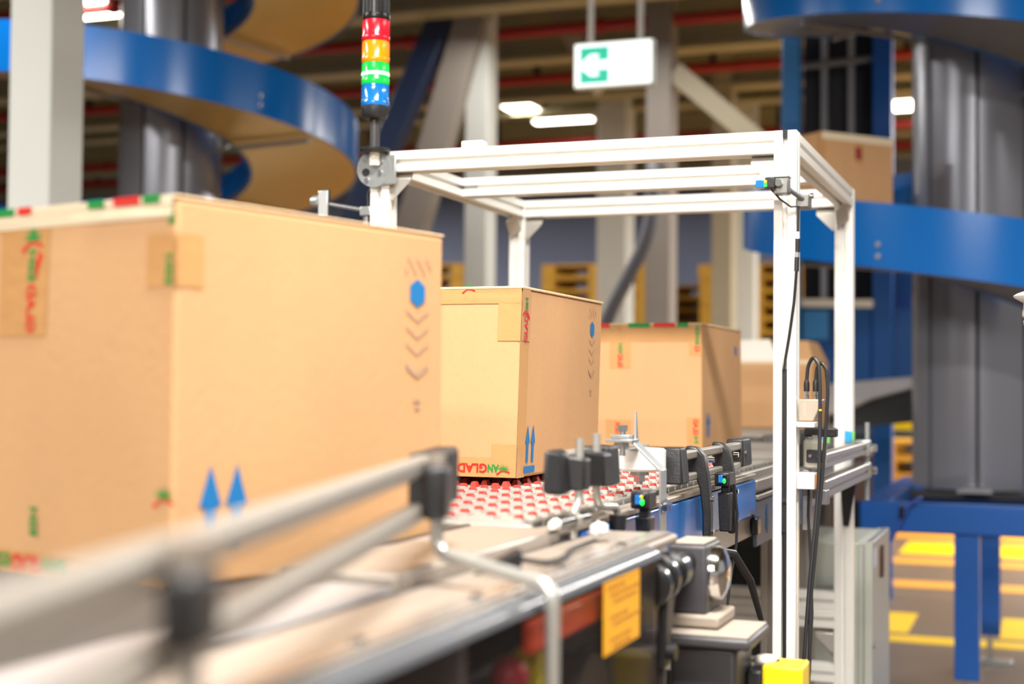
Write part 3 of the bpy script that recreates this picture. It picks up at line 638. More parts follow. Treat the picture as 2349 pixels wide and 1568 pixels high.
def coupling():
    r = thing('shaft_coupling', 'black shaft coupling between the clear cover and the gear motor', 'coupling', (-.39, 1.59, .9))
    b = B().lathe([(.018, 0), (.024, .002), (.024, .010), (.019, .012), (.022, .016), (.022, .024), (.016, .026)], (-.388, 1.455, .944), (0, 1, 0), 28); b.lathe([(.020, 0), (.026, .002), (.026, .012), (.016, .014), (.016, .06), (.021, .062), (.021, .085)], (-.388, 1.482, .948), (0, 1, 0), 28); ob('hub', b, BLKG, r)
    ob('lever', B().hexa([(-.392, 1.475, .855), (-.376, 1.475, .855), (-.376, 1.50, .855), (-.392, 1.50, .855), (-.392, 1.475, .94), (-.372, 1.475, .94), (-.372, 1.51, .94), (-.392, 1.51, .94)]), BLK, r, .003)
    ob('boss', B().cyl((-.376, 1.488, .872), (-.366, 1.488, .872), .009, n=16), BLK, r)
    ob('collar', B().cyl((-.400, 1.575, .948), (-.400, 1.595, .948), .018, n=24), CHROME, r)
coupling()
def switch_box():
    r = thing('switch_box', 'yellow and black push-button box at the bottom edge', 'switch', (-.297, 1.70, .7))
    ob('yellow_half', B().box(-.310, -.264, 1.675, 1.73, .76, .829), YEL, r, .003, seg=3)
    ob('black_half', B().box(-.3285, -.3105, 1.675, 1.73, .76, .822), BLK, r, .003)
    ob('button', B().lathe([(.013, 0), (.013, .004), (.011, .006)], (-.312, 1.71, .828), n=24), WHT, r)
    ob('button_ring', B().lathe([(.017, 0), (.017, .002)], (-.312, 1.71, .827), n=24), MOTT, r)
    ob('post', B().box(-.31, -.285, 1.70, 1.73, 0, .76), ALUD, r)
switch_box()

# ------------------------------------------------------------------ cardboard boxes
def carton(label, loc, rz, w, l, h, kx=0, ky=0, bulge=.003, z_flap=True, group='cardboard boxes on the conveyor'):
    r = thing('cardboard_box', label, 'box', loc, group); Mz = Matrix.Rotation(rz, 4, 'Z'); L = Vector(loc)
    def D(x, y, z, e=0.):
        fy, fz, fx = max(0, min(1, y/l)), max(0, min(1, z/h)), max(0, min(1, -x/w)); s = math.sin
        gx = bulge*s(PI*fy)*s(PI*fz)*(1-fx); gy = bulge*s(PI*fx)*s(PI*fz)*(1-fy); gz = bulge*s(PI*fx)*s(PI*fy)*fz
        return L+Mz @ Vector((x+kx*z+gx, y+ky*z-gy, z+gz))
    N = 10; b = B(); idx = {}
    def V(i, j, k):
        if (i, j, k) not in idx: idx[(i, j, k)] = b.bm.verts.new(D(-w*i/N, l*j/N, h*k/N))
        return idx[(i, j, k)]
    for p in range(N):
        for q in range(N):
            for f in ([(0, p, q), (0, p+1, q), (0, p+1, q+1), (0, p, q+1)], [(N, p, q), (N, p+1, q), (N, p+1, q+1), (N, p, q+1)], [(p, 0, q), (p+1, 0, q), (p+1, 0, q+1), (p, 0, q+1)],
                      [(p, N, q), (p+1, N, q), (p+1, N, q+1), (p, N, q+1)], [(p, q, 0), (p+1, q, 0), (p+1, q+1, 0), (p, q+1, 0)], [(p, q, N), (p+1, q, N), (p+1, q+1, N), (p, q+1, N)]):
                b.bm.faces.new([V(*t) for t in f])
    body = ob('body', b, CARD, r, .004, seg=3)
    class X: pass
    X = X(); X.root = r; X.body = body
    def put(face, a, c, e):
        if face == 'side': return D(e, a, c)
        if face == 'front': return D(-a, -e, c)
        return D(-a, c, h+e)
    def patch(name, face, a0, a1, c0, c1, m, parent, e=.0006, n=6, wrinkle=0.):
        bb = B(); g = [[put(face, a0+(a1-a0)*i/n, c0+(c1-c0)*j/n, e+wrinkle*random.random()) for i in range(n+1)] for j in range(n+1)]
        vs = [q for row in g for q in row]; fs = [(j*(n+1)+i, j*(n+1)+i+1, (j+1)*(n+1)+i+1, (j+1)*(n+1)+i) for j in range(n) for i in range(n)]
        return ob(name, bb.sheet(vs, fs), m, parent)
    def poly(name, face, pts, m, parent, e=.001):
        P = pts if isinstance(pts[0][0], (tuple, list)) else [pts]; bb = B()
        for pp in P: bb.sheet([put(face, a, c, e) for a, c in pp], [tuple(range(len(pp)))])
        return ob(name, bb, m, parent, smooth=False)
    def word(name, body_, face, o, du, dv, m, parent, e=.0012):
        """o = origin (a, c) on the face; du, dv = vectors of the word's length and height on the face"""
        Vv, Fs = text_geo(body_, .03); bb = B().sheet([put(face, o[0]+du[0]*p+dv[0]*q, o[1]+du[1]*p+dv[1]*q, e) for p, q in Vv], Fs); return ob(name, bb, m, parent, smooth=False)
    def slab(name, face, a0, a1, c0, c1, t, m):
        bb = B().hexa([put(face, a0, c0, 0), put(face, a1, c0, 0), put(face, a1, c1, 0), put(face, a0, c1, 0), put(face, a0, c0, t), put(face, a1, c0, t), put(face, a1, c1, t), put(face, a0, c1, t)])
        return ob(name, bb, m, r, .001)
    def arrows(a0, c0, s, bar=True):
        A = lambda x: [(x, c0), (x+.010*s, c0), (x+.010*s, c0+.030*s), (x+.015*s, c0+.030*s), (x+.005*s, c0+.058*s), (x-.005*s, c0+.030*s), (x, c0+.030*s)]
        P = [A(a0), A(a0+.024*s)]
        if bar: P.append([(a0-.008*s, c0-.016*s), (a0+.042*s, c0-.016*s), (a0+.042*s, c0-.006*s), (a0-.008*s, c0-.006*s)])
        poly('arrow_print', 'side', P, PBLU, r)
    def emblem(a, c, s):
        poly('hexagon_print', 'side', [(a, c+.0145*s), (a+.0125*s, c+.0075*s), (a+.0125*s, c-.0075*s), (a, c-.0145*s), (a-.0125*s, c-.0075*s), (a-.0125*s, c+.0075*s)], PBLU, r)
        P = []
        for k, t in ((1, .0012), (2, .0012), (3, .0012), (4.3, .0026)):
            q = c-.012*s-.017*s*k; hw = .019*s; v = .011*s; tt = t*s
            P += [[(a-hw, q+v+tt), (a-hw, q+v-tt), (a, q-tt), (a, q+tt)], [(a, q+tt), (a, q-tt), (a+hw, q+v-tt), (a+hw, q+v+tt)]]
        for k in range(9):
            x = a-.02*s+.005*s*k; P.append([(x, c+(.020+.006*((k*5) % 3))*s), (x+.003*s, c+(.020+.006*((k*5) % 3))*s), (x+.003*s, c+(.026+.006*((k*5) % 3))*s), (x, c+(.026+.006*((k*5) % 3))*s)])
        P += [[(a-.006*s, c-.112*s), (a+.006*s, c-.112*s), (a+.006*s, c-.109*s), (a-.006*s, c-.109*s)], [(a-.004*s, c-.119*s), (a+.005*s, c-.119*s), (a+.005*s, c-.115*s), (a-.004*s, c-.115*s)]]
        poly('code_print', 'side', P, PGRY, r)
    def leaf(face, o, s, parent, m1=None, m2=None):
        a, c = o; P = []
        for t in range(7):
            an = PI*(.15+.12*t); P.append([(a, c), (a+s*.35*math.cos(an-.25), c+s*.35*math.sin(an-.25)), (a+s*math.cos(an), c+s*math.sin(an)), (a+s*.35*math.cos(an+.25), c+s*.35*math.sin(an+.25))])
        poly('leaf_print', face, P, PGRN, parent)
        poly('ribbon_print', face, [(a-s*.9, c-s*.05), (a-s*.3, c+s*.12), (a+s*.3, c+s*.1), (a+s*.95, c-s*.35), (a+s*.75, c-s*.5), (a+s*.25, c-s*.05), (a-s*.25, c-.03*s), (a-s*.8, c-.25*s)], PRED, parent, .0014)
    X.patch, X.poly, X.word, X.slab, X.arrows, X.emblem, X.leaf, X.w, X.l, X.h = patch, poly, word, slab, arrows, emblem, leaf, w, l, h
    return X

# the sharp box in the middle
c = carton('sharp middle cardboard box with red and green tape and double blue arrow, on red rollers', (-.7415, 2.015, 1.0125), 0, .37, .415, .283, kx=.026)
h = c.h
c.slab('top_flap', 'top', -.0015, c.w+.001, -.0015, c.l+.001, .004, CARDE)
t = c.patch('top_tape', 'front', .002, .36, h-.022, h, TAPE, c.root, wrinkle=.0009); c.leaf('front', (.085, h-.001), .012, t)
t = c.patch('corner_tape', 'front', .0, .036, h-.078, h-.0, TAPE, c.root, .0009)
t = c.patch('corner_tape', 'side', .0, .036, h-.078, h, TAPE, c.root, .0009, wrinkle=.0008)
c.word('print_red', 'GLAD', 'side', (.026, h-.079), (0, .041), (-.014, 0), PRED, t, .0019); c.word('print_green', 'ESH', 'side', (.025, h-.0365), (0, .024), (-.011, 0), PGRN, t, .0019)
c.poly('ribbon_print', 'side', [(.003, h-.038), (.012, h-.032), (.025, h-.034), (.034, h-.042), (.031, h-.046), (.023, h-.038), (.013, h-.036), (.006, h-.041)], PRED, t, .002)
c.patch('edge_tape', 'side', 0, .034, .0, h-.078, mat('tape_dull', '#c4935a', .45, var=.06), c.root, .0005)
t = c.patch('bottom_tape', 'front', .0, .365, .001, .030, TAPE, c.root); c.patch('bottom_corner_tape', 'front', .0, .040, .029, .050, TAPE, c.root)
c.patch('bottom_corner_tape', 'side', .0, .018, .0, .045, TAPE, c.root)
c.word('print_red', 'GLAD', 'front', (.046, .021), (.048, 0), (0, -.014), PRED, t); c.word('print_green', 'AN', 'front', (.027, .020), (.018, 0), (0, -.012), PGRN, t); c.leaf('front', (.020, .010), .012, t)
c.arrows(.038, .032-.010, .98); c.emblem(.355, h-.047, .95)
# the big blurred box in front
c = carton('big blurred cardboard box at the left front, with blue arrows and green tape print', (-.688, 1.036, .9755), -math.radians(14), .27, .372, .331, bulge=.004)
h = c.h
c.slab('top_flap', 'top', -.0005, c.w+.001, -.0005, c.l+.001, .0025, CARDE)
t = c.patch('top_tape', 'front', .004, .268, h-.016, h+.003, mat('tape_shiny', '#e8d6b8', .15), c.root, wrinkle=.002)
for a, wd, cl in ((.018, .022, PGRN), (.044, .034, PRED), (.09, .022, PGRN), (.19, .02, PRED), (.215, .03, PGRN), (.245, .02, PRED)):
    c.poly('band_print', 'front', [(a, h-.003), (a+wd, h-.003), (a+wd, h+.004), (a, h+.004)], cl, t, .003)
t = c.patch('corner_tape', 'front', 0, .035, h-.075, h-.03, TAPE, c.root); c.patch('corner_tape', 'side', 0, .03, h-.075, h-.03, TAPE, c.root)
c.word('print_green', 'ESH', 'front', (.003, h-.073), (0, .026), (.009, 0), PGRN, t); c.word('print_green', 'B', 'front', (.001, h-.022), (0, .014), (.008, 0), PGRN, t)
t = c.patch('centre_tape', 'front', .165, .235, h-.115, h-.004, TAPE, c.root)
c.word('print_red', 'GLAD', 'front', (.194, h-.112), (0, .045), (-.013, 0), PRED, t)
c.word('print_green', 'ESH', 'front', (.1935, h-.064), (0, .028), (-.011, 0), PGRN, t); c.leaf('front', (.1885, h-.030), .017, t)
c.poly('stem_print', 'front', [(.181, h-.064), (.177, h-.050), (.172, h-.040), (.178, h-.038), (.184, h-.050)], PRED, t)
c.poly('stem_print', 'front', [(.186, h-.028), (.191, h-.028), (.191, h-.005), (.186, h-.005)], PGRN, t)
t = c.patch('bottom_tape', 'front', .01, .268, .0, .02, TAPE, c.root)
c.word('print_red', 'GLAD', 'front', (.170, .017), (.042, 0), (0, -.015), PRED, t); c.word('print_green', 'BAN', 'front', (.135, .017), (.032, 0), (0, -.013), PGRN, t); c.word('print_green', 'ESH', 'front', (.214, .017), (.032, 0), (0, -.013), PGRN, t)
c.word('print_green', 'ESH', 'front', (.185, .035), (0, .026), (-.011, 0), PGRN, c.root); c.leaf('front', (.010, .075), .014, c.root)
c.arrows(.035, .030, 1.28, False); c.emblem(.327, h-.062, 1.0)
# the third box under the frame
c = carton('third cardboard box under the aluminium frame, with red and green tape strips', (-.7275, 3.19, 1.0125), 0, .385, .45, .28, kx=-.012)
h = c.h
c.slab('top_flap', 'top', -.0015, c.w+.001, -.0015, c.l+.001, .004, CARDE)
t = c.patch('top_tape', 'front', .002, .38, h-.038, h, TAPE, c.root)
for a, wd, cl in ((.03, .025, PGRN), (.06, .05, PRED), (.12, .05, PGRN), (.215, .045, PRED), (.27, .04, PGRN)): c.poly('band_print', 'front', [(a, h-.006), (a+wd, h-.006), (a+wd, h+.004), (a, h+.004)], cl, t, .0022)
t = c.patch('centre_tape', 'front', .165, .215, h-.10, h-.002, TAPE, c.root)
c.word('print_red', 'GLAD', 'front', (.195, h-.098), (0, .032), (-.012, 0), PRED, t); c.word('print_green', 'ESH', 'front', (.194, h-.064), (0, .022), (-.010, 0), PGRN, t)
t = c.patch('corner_tape', 'front', 0, .028, h-.07, h, TAPE, c.root); c.word('print_green', 'BANESH', 'front', (.014, h-.045), (0, .044), (-.010, 0), PGRN, t); c.word('print_red', 'G', 'front', (.015, h-.062), (0, .014), (-.012, 0), PRED, t)
t = c.patch('bottom_tape', 'front', .165, .225, .0, .062, TAPE, c.root); c.word('print_red', 'GLA', 'front', (.202, .028), (0, .03), (-.012, 0), PRED, t)
t = c.patch('corner_tape', 'front', 0, .035, .0, .07, TAPE, c.root); c.word('print_red', 'GLAD', 'front', (.020, .03), (0, .036), (-.012, 0), PRED, t); c.word('print_green', 'N', 'front', (.018, .012), (0, .015), (-.010, 0), PGRN, t)
c.arrows(.04, .025, 1.0, False); c.poly('label_print', 'side', [(.36, h-.06), (.385, h-.06), (.385, h-.04), (.36, h-.04)], PBLU, c.root)
# the fourth box with open flaps
c = carton('fourth cardboard box with open lit flaps, farthest on the conveyor', (-.755, 5.0, 1.0125), 0, .40, .38, .235)
h = c.h; x0, y0 = -.755, 5.0
ob('front_flap', B().hexa([(x0-.40, y0, 1.0125+h), (x0-.12, y0, 1.0125+h), (x0-.12, y0+.004, 1.0125+h), (x0-.40, y0+.004, 1.0125+h), (x0-.33, y0+.07, 1.0125+h+.07), (x0-.16, y0+.07, 1.0125+h+.075), (x0-.16, y0+.074, 1.0125+h+.075), (x0-.33, y0+.074, 1.0125+h+.07)]), mat('flap_overlit', '#f4ebe0', .7), c.root)  # cardboard flap, the strong light on it painted as near-white colour
ob('side_flap', B().hexa([(x0-.10, y0+.01, 1.0125+h), (x0, y0+.01, 1.0125+h), (x0, y0+.37, 1.0125+h), (x0-.004, y0+.37, 1.0125+h), (x0-.10, y0+.09, 1.0125+h+.07), (x0-.03, y0+.09, 1.0125+h+.07), (x0-.03, y0+.33, 1.0125+h+.07), (x0-.034, y0+.33, 1.0125+h+.07)]), CARD, c.root)
c.patch('top_tape', 'front', .0, .4, h-.012, h, mat('tape_shiny', '#e8d6b8', .15), c.root)
# the box riding on the right spiral
c = carton('tilted cardboard box riding on the right blue spiral, under its upper turn', (-.834, 5.741, 1.775), -math.radians(42), .335, .372, .395, kx=0, group='cardboard boxes on the spiral')
h = c.h
t = c.patch('top_tape', 'side', .0, .37, h-.03, h, mat('tape_shiny', '#e8d6b8', .15), c.root, wrinkle=.002); c.patch('corner_tape', 'front', 0, .03, h-.12, h, TAPE, c.root); c.patch('corner_tape', 'side', 0, .02, h-.12, h, TAPE, c.root)
t = c.patch('centre_tape', 'side', .17, .21, h-.12, h-.03, TAPE, c.root); c.poly('print_red', 'side', [(.17, h-.10), (.205, h-.10), (.205, h-.05), (.17, h-.05)], mat('print_darkred', '#8f2a1e', .5), t)
c.poly('label_print', 'front', [(.11, h-.085), (.13, h-.085), (.13, h-.055), (.11, h-.055)], PBLU, c.root)

# ------------------------------------------------------------------ aluminium frame over the conveyor
XL, XR, YF, YB, ZT = -1.2088, -.427, 2.527, 3.297, 1.60
def frame():
    r = thing('aluminium_frame', 'bright aluminium profile frame standing over the conveyor', 'frame', ((XL+XR)/2, (YF+YB)/2, 0)); h = .02; zb = ZT-h
    for x, y in ((XL, YF), (XR, YF), (XL, YB), (XR, YB)):
        p = ob('post', B().profile((x, y, 0), (x, y, ZT), (0, 1, 0)), ALU, r, smooth=False)
        if x == XR and y == YF: ob('slot_cap', B().box(x-.0045, x+.0045, y-.0205, y-.010, ZT-.012, ZT+.001), BLKG, p)
    for nm, a, b_ in (('front_beam', (XL+h, YF, zb), (XR-h, YF, zb)), ('back_beam', (XL+h, YB, zb), (XR-h, YB, zb)), ('middle_beam', (XL+h, 2.90, zb), (XR-h, 2.90, zb)), ('side_beam', (XL, YF+h, zb), (XL, YB-h, zb)), ('side_beam', (XR, YF+h, zb), (XR, YB-h, zb))):
        ob(nm, B().profile(a, b_), ALU, r, smooth=False)
    for z in (.675, .635): ob('cross_bar', B().profile((XL+h, YB, z), (XR-h, YB, z)), ALU, r, smooth=False)
    ob('cross_bar', B().profile((XL+h, YB, .515), (XR-h, YB, .515)), ALU, r, smooth=False)
    G = mat('gusset', '#b8b4ad', .4, .5)
    def gus(x, y, z, sx, sy):
        n = Vector((sx, sy, 0)); q = n.orthogonal().normalized()*.018
        tri = [(0, 0), (.042, 0), (.042, -.006), (.006, -.042), (0, -.042)]; ob('gusset', B().prism(tri, Vector((x, y, z))-q, n, (0, 0, 1), q*2), G, r, .001)
        ob('gusset_bolt', B().cyl(Vector((x, y, z-.008))+n*.02, Vector((x, y, z-.016))+n*.02, .006, n=10), CHROME, r)
    zz = ZT-.04
    gus(XR-h, YF, zz, -1, 0); gus(XL+h, YF, zz, 1, 0); gus(XR-h, YB, zz, -1, 0); gus(XL+h, YB, zz, 1, 0)
    gus(XL, YF+h, zz, 0, 1); gus(XR, YF+h, zz, 0, 1); gus(XL, YB-h, zz, 0, -1); gus(XR, YB-h, zz, 0, -1)
    gus(XR-h, YB, .615, -1, 0)
    o = ob('inner_corner', B().box(XL+h, XL+h+.03, 2.905-.018, 2.905+.018, zz+.005, ZT-.004), ZINC, r, .002)
    ob('top_block', B().box(-1.042, -.998, 2.515, 2.54, ZT+.0005, ZT+.014), WHT, r, .002)
    s = ob('slot_strip', B().box(XR-.0046, XR+.0046, YF-.0205, YF-.009, .90, 1.184), BLK, r, .001); ob('slot_screw', B().cyl((XR, YF-.0205, .955), (XR, YF-.0235, .955), .004, n=10), CHROME, s)
    ob('strip_cable', B().tube([(XR, YF-.016, .90), (XR+.001, YF-.016, .6), (XR, YF-.016, .2)], .0035, 8), RUB, r)
frame()
def stack_light():
    x, y = -1.2125, 2.492; r = thing('stack_light', 'red, amber, green and blue signal tower light with the green lit', 'signal light', (x, y, ZT))
    pl = ob('mounting_plate', B().cyl((x-.004, y+.006, 1.567), (x-.004, y+.0115, 1.567), .036, n=36), ZINC, r)
    ob('plate_tab', B().box(x-.01, x+.042, y+.0065, y+.0125, 1.535, 1.592), ZINC, pl, .002)
    ob('plate_hole', B().cyl((x-.021, y+.0052, 1.560), (x-.021, y+.0062, 1.560), .008, n=16), GREYD, pl)
    for dx, dz in ((-.024, .018), (-.018, -.022), (.01, -.008), (.012, .012)): ob('plate_bolt', B().cyl((x+dx, y+.001, 1.567+dz), (x+dx, y+.0062, 1.567+dz), .0045, n=10), CHROME, pl)
    ob('flange', B().lathe([(.028, 0), (.030, .004), (.030, .008), (.012, .010)], (x, y, 1.596), n=28), BLK, r)
    ob('socket', B().cyl((x, y, 1.572), (x, y, 1.597), .010, n=16), WHT, r)
    ob('pole', B().lathe([(.0095, 0), (.0095, .062)], (x, y, 1.604), n=20), mat('pole_dark', '#3c3a3a', .35), r)
    ob('base_collar', B().lathe([(.021, 0), (.024, .003), (.0265, .008), (.0265, .022), (.025, .024)], (x, y, 1.661), n=32), BLK, r)
    zs = [1.685, 1.727, 1.769, 1.811, 1.852]
    for i, (nm, colr, e) in enumerate((('blue', '#0f6fd0', 0.), ('green', '#0fae3c', .55), ('amber', '#f58a0a', .0), ('red', '#d8182c', 0.))):
        m = mat('lens_'+nm, colr, .2, emit=colr if e else None, estr=e); z0, z1 = zs[i], zs[i+1]
        b = B().lathe([(.0258, 0), (.0268, .002), (.0268, .010), (.0256, .012), (.0256, z1-z0-.001)], (x, y, z0), n=40)
        l = ob('lens', b, m, r, label=nm+' lens'+(' lit' if e else ''))
        rb = B()
        for k in range(18): a = 2*PI*k/18; rb.cyl((x+.0257*math.cos(a), y+.0257*math.sin(a), z0+.0125), (x+.0257*math.cos(a), y+.0257*math.sin(a), z1-.002), .0006, n=6)
        ob('lens_rib', rb, m, l)
        if e: ob('lamp_glow', B().lathe([(.0262, 0), (.0270, .003), (.0262, .006)], (x, y, z0+.017), n=40), mat('green_glow', '#a8ffc0', .3, emit='#9dffb8', estr=2.4), l)
    ob('buzzer_cap', B().lathe([(.026, 0), (.0268, .003), (.0262, .010), (.0245, .011), (.0245, .075), (.02, .08)], (x, y, 1.852), n=36), BLKG, r)
    rb = B()
    for k in range(16): a = 2*PI*k/16; rb.cyl((x+.0245*math.cos(a), y+.0245*math.sin(a), 1.864), (x+.0245*math.cos(a), y+.0245*math.sin(a), 1.927), .0017, n=6)
    ob('buzzer_fin', rb, BLK, r)
stack_light()
def reflector():
    r = thing('reflector', 'small rectangular reflector on a rod left of the frame post', 'reflector', (-1.24, 2.50, 1.49))
    ob('reflector_frame', B().box(-1.354, -1.329, 2.530, 2.537, 1.479, 1.535), BLK, r, .002)
    ob('reflector_plate', B().box(-1.352, -1.331, 2.526, 2.5305, 1.481, 1.533), mat('mirror_grey', '#d6d8d8', .2, .5), r, .0015)
    ob('knob', B().lathe([(.010, 0), (.012, .002), (.012, .012), (.009, .018)], (-1.352, 2.534, 1.513), (-1, 0, 0), 20), ZINC, r)
    ob('rod', B().cyl((-1.330, 2.534, 1.506), (-1.234, 2.52, 1.487), .0045, n=12), GALV, r)
    ob('rod_clamp', B().box(-1.252, -1.2285, 2.508, 2.540, 1.478, 1.496), ZINC, r, .002); ob('clamp_nut', B().cyl((-1.240, 2.52, 1.478), (-1.240, 2.52, 1.460), .009, n=14), GALV, r)
reflector()
tag(ob('lamp_cable', B().tube([(-1.225, 2.512, 1.54), (-1.236, 2.512, 1.52), (-1.236, 2.513, 1.50), (-1.2315, 2.514, 1.44), (-1.231, 2.514, 1.2)], .0024, 8), RUB), 'thin dark cable beside the left frame post, under the signal light', 'cable')
def corner_sensor():
    r = thing('corner_sensor', 'small blue and black sensor on a rod clamp at the right frame post', 'sensor', (-.425, 2.46, 1.49))
    ob('sensor_head', B().box(-.4645, -.449, 2.432, 2.446, 1.491, 1.504), LENSB, r, .001)
    ob('sensor_body', B().box(-.449, -.432, 2.434, 2.452, 1.490, 1.508), BLK, r, .0015)
    ob('led', B().box(-.4496, -.4455, 2.4315, 2.434, 1.492, 1.498), LEDG, r); ob('led', B().box(-.4496, -.4455, 2.4315, 2.434, 1.499, 1.503), LEDY, r)
    ob('clamp_block', B().box(-.437, -.412, 2.448, 2.478, 1.481, 1.510), mat('clamp_grey', '#8c8a86', .35, .7), r, .002)
    ob('clamp_bolt', B().cyl((-.427, 2.448, 1.499), (-.427, 2.438, 1.499), .0062, n=16), CHROME, r)
    ob('top_tab', B().box(-.448, -.411, 2.446, 2.480, 1.510, 1.5125), ZINC, r)
    ob('rod', B().cyl((-.413, 2.468, 1.490), (-.392, 2.505, 1.475), .0045, n=12), GALV, r)
    ob('post_clamp', B().box(-.4065, -.384, 2.497, 2.530, 1.463, 1.487), mat('clamp_grey', '#8c8a86', .35, .7), r, .002); ob('post_clamp_bolt', B().cyl((-.384, 2.512, 1.484), (-.379, 2.512, 1.484), .005, n=12), CHROME, r)
    ob('lead', B().tube([(-.44, 2.447, 1.489), (-.428, 2.46, 1.474), (-.412, 2.478, 1.462), (-.402, 2.492, 1.464)], .0018, 8), RUB, r)
corner_sensor()
def post_cable():
    r = thing('sensor_cable', 'thin black cable with plug running down the right frame post', 'cable', (-.403, 2.50, 1.46))
    ob('cable', B().tube([(-.4015, 2.493, 1.465), (-.4025, 2.493, 1.42), (-.4025, 2.492, 1.40)], .0022, 8), RUB, r)
    ob('plug', B().cyl((-.4025, 2.492, 1.408), (-.4025, 2.492, 1.385), .0042, n=12), BLK, r); ob('plug_collar', B().cyl((-.4025, 2.492, 1.420), (-.4025, 2.492, 1.408), .003, n=12), WHT, r)
    ob('plug_collar', B().cyl((-.4032, 2.492, 1.385), (-.4037, 2.492, 1.376), .0038, n=12), ZINC, r); ob('plug', B().cyl((-.4037, 2.492, 1.376), (-.4042, 2.491, 1.352), .0042, n=12), BLK, r)
    ob('cable', B().tube([(-.4042, 2.491, 1.353), (-.409, 2.496, 1.30), (-.418, 2.500, 1.24), (-.4255, 2.5055, 1.2), (-.427, 2.5045, 1.183)], .0026, 8), RUB, r)
post_cable()
def junction():
    r = thing('junction_box', 'clear sensor junction box with two black plugs beside the right frame post', 'junction box', (-.385, 2.53, 1.09))
    ob('housing', B().hexa([(-.4045, 2.515, 1.094), (-.378, 2.515, 1.094), (-.378, 2.55, 1.094), (-.4045, 2.55, 1.094), (-.4045, 2.515, 1.1315), (-.362, 2.515, 1.1315), (-.362, 2.55, 1.1315), (-.4045, 2.55, 1.1315)]), glass('clear_plastic', '#d9cdbd', .55, .2), r, .002)
    ob('inner_slot', B().box(-.398, -.392, 2.520, 2.524, 1.104, 1.126), WHT, r)
    ob('led', B().ball((-.3665, 2.513, 1.113), .0026, n=10), LEDYEL, r)
    ob('shelf', B().box(-.4065, -.376, 2.51, 2.55, 1.083, 1.092), ALU, r, .001)
    for x in (-.392, -.3765):
        p = ob('plug', B().lathe([(.0052, 0), (.0052, .014), (.0035, .02)], (x, 2.528, 1.145), n=14), BLK, r); ob('plug_thread', B().lathe([(.0045, 0), (.0045, .006), (.0036, .007), (.0036, .014)], (x, 2.528, 1.1315), n=14), CHROME, p)
    pts1 = [(-.392, 2.528, 1.163), (-.390, 2.528, 1.19), (-.381, 2.526, 1.206), (-.371, 2.522, 1.195), (-.3675, 2.518, 1.16), (-.3665, 2.512, 1.09), (-.3665, 2.50, 1.0), (-.370, 2.49, .93), (-.377, 2.47, .83), (-.383, 2.45, .70), (-.39, 2.44, .55)]
    pts2 = [(-.3765, 2.528, 1.163), (-.3745, 2.528, 1.185), (-.367, 2.526, 1.197), (-.358, 2.524, 1.185), (-.354, 2.520, 1.15), (-.357, 2.514, 1.08), (-.361, 2.503, 1.0), (-.368, 2.487, .90), (-.375, 2.47, .80), (-.374, 2.45, .70), (-.376, 2.44, .55)]
    for P in (pts1, pts2): ob('cable', B().tube(P, .0032, 10, .02, 4), RUB, r)
junction()
tag(ob('loose_cable', B().tube([(-.392, 2.56, 1.0), (-.393, 2.555, .93), (-.388, 2.55, .85), (-.382, 2.53, .76), (-.383, 2.50, .66), (-.385, 2.48, .5)], .0026, 8), RUB), 'thinner black cable left of the cable pair at the frame post', 'cable')
def rail_sensor():
    r = thing('socket_box', 'grey rounded socket box with two contacts under the junction box', 'socket', (-.385, 2.56, 1.02))
    ob('housing', B().box(-.403, -.365, 2.555, 2.59, 1.008, 1.062), mat('socket_grey', '#a29d90', .4), r, .008, seg=4)
    ob('socket_face', B().box(-.396, -.366, 2.551, 2.556, 1.020, 1.043), BLK, r, .002)
    for x in (-.389, -.374): ob('contact', B().cyl((x, 2.551, 1.032), (x, 2.5475, 1.032), .0032, n=12), CHROME, r)
    ob('cap_screw', B().cyl((-.384, 2.57, 1.062), (-.384, 2.57, 1.068), .005, n=12), CHROME, r)
    ob('mounting_block', B().box(-.4065, -.376, 2.515, 2.55, .976, 1.004), ALU, r, .001); ob('end_cap', B().box(-.3755, -.370, 2.516, 2.549, .978, 1.002), mat('cap_orange', '#c07a2a', .5), r)
    ob('dark_bracket', B().box(-.4065, -.35, 2.595, 2.62, 1.064, 1.080), BLK, r, .002)
    ob('hanger_plate', B().box(-.405, -.392, 2.56, 2.60, .90, 1.008), GALV, r, .002); ob('nut_block', B().box(-.378, -.362, 2.575, 2.60, .945, .972), GALV, r, .002)
rail_sensor()
def side_rails():
    r = thing('outer_rail', 'pair of grey aluminium rails between the two right frame posts', 'rail', (-.40, 2.95, .99))
    ob('upper_bar', B().profile((-.390, 2.62, 1.018), (-.390, 3.30, 1.018), h=.013, so=.003, d=.005), ALUD, r, smooth=False)
    ob('lower_bar', B().profile((-.3885, 2.625, .968), (-.3885, 3.30, .968), h=.016, so=.003, d=.006), ALUD, r, smooth=False)
    for z in (1.018, .968):
        c = ob('end_clamp', B().box(-.404, -.372, 3.30, 3.335, z-.018, z+.018), ZINC, r, .003); ob('clamp_bolt', B().cyl((-.372, 3.318, z), (-.358, 3.318, z), .009, n=6), CHROME, c)
    ob('pin', B().cyl((-.380, 3.325, .90), (-.380, 3.325, 1.075), .0055, n=12), ZINC, r)
    ob('black_bracket', B().prism([(0, 0), (.035, 0), (.018, -.10), (.006, -.10)], (-.432, 3.27, .945), (1, 0, 0), (0, 0, 1), (0, .005, 0)), BLKG, r)
side_rails()
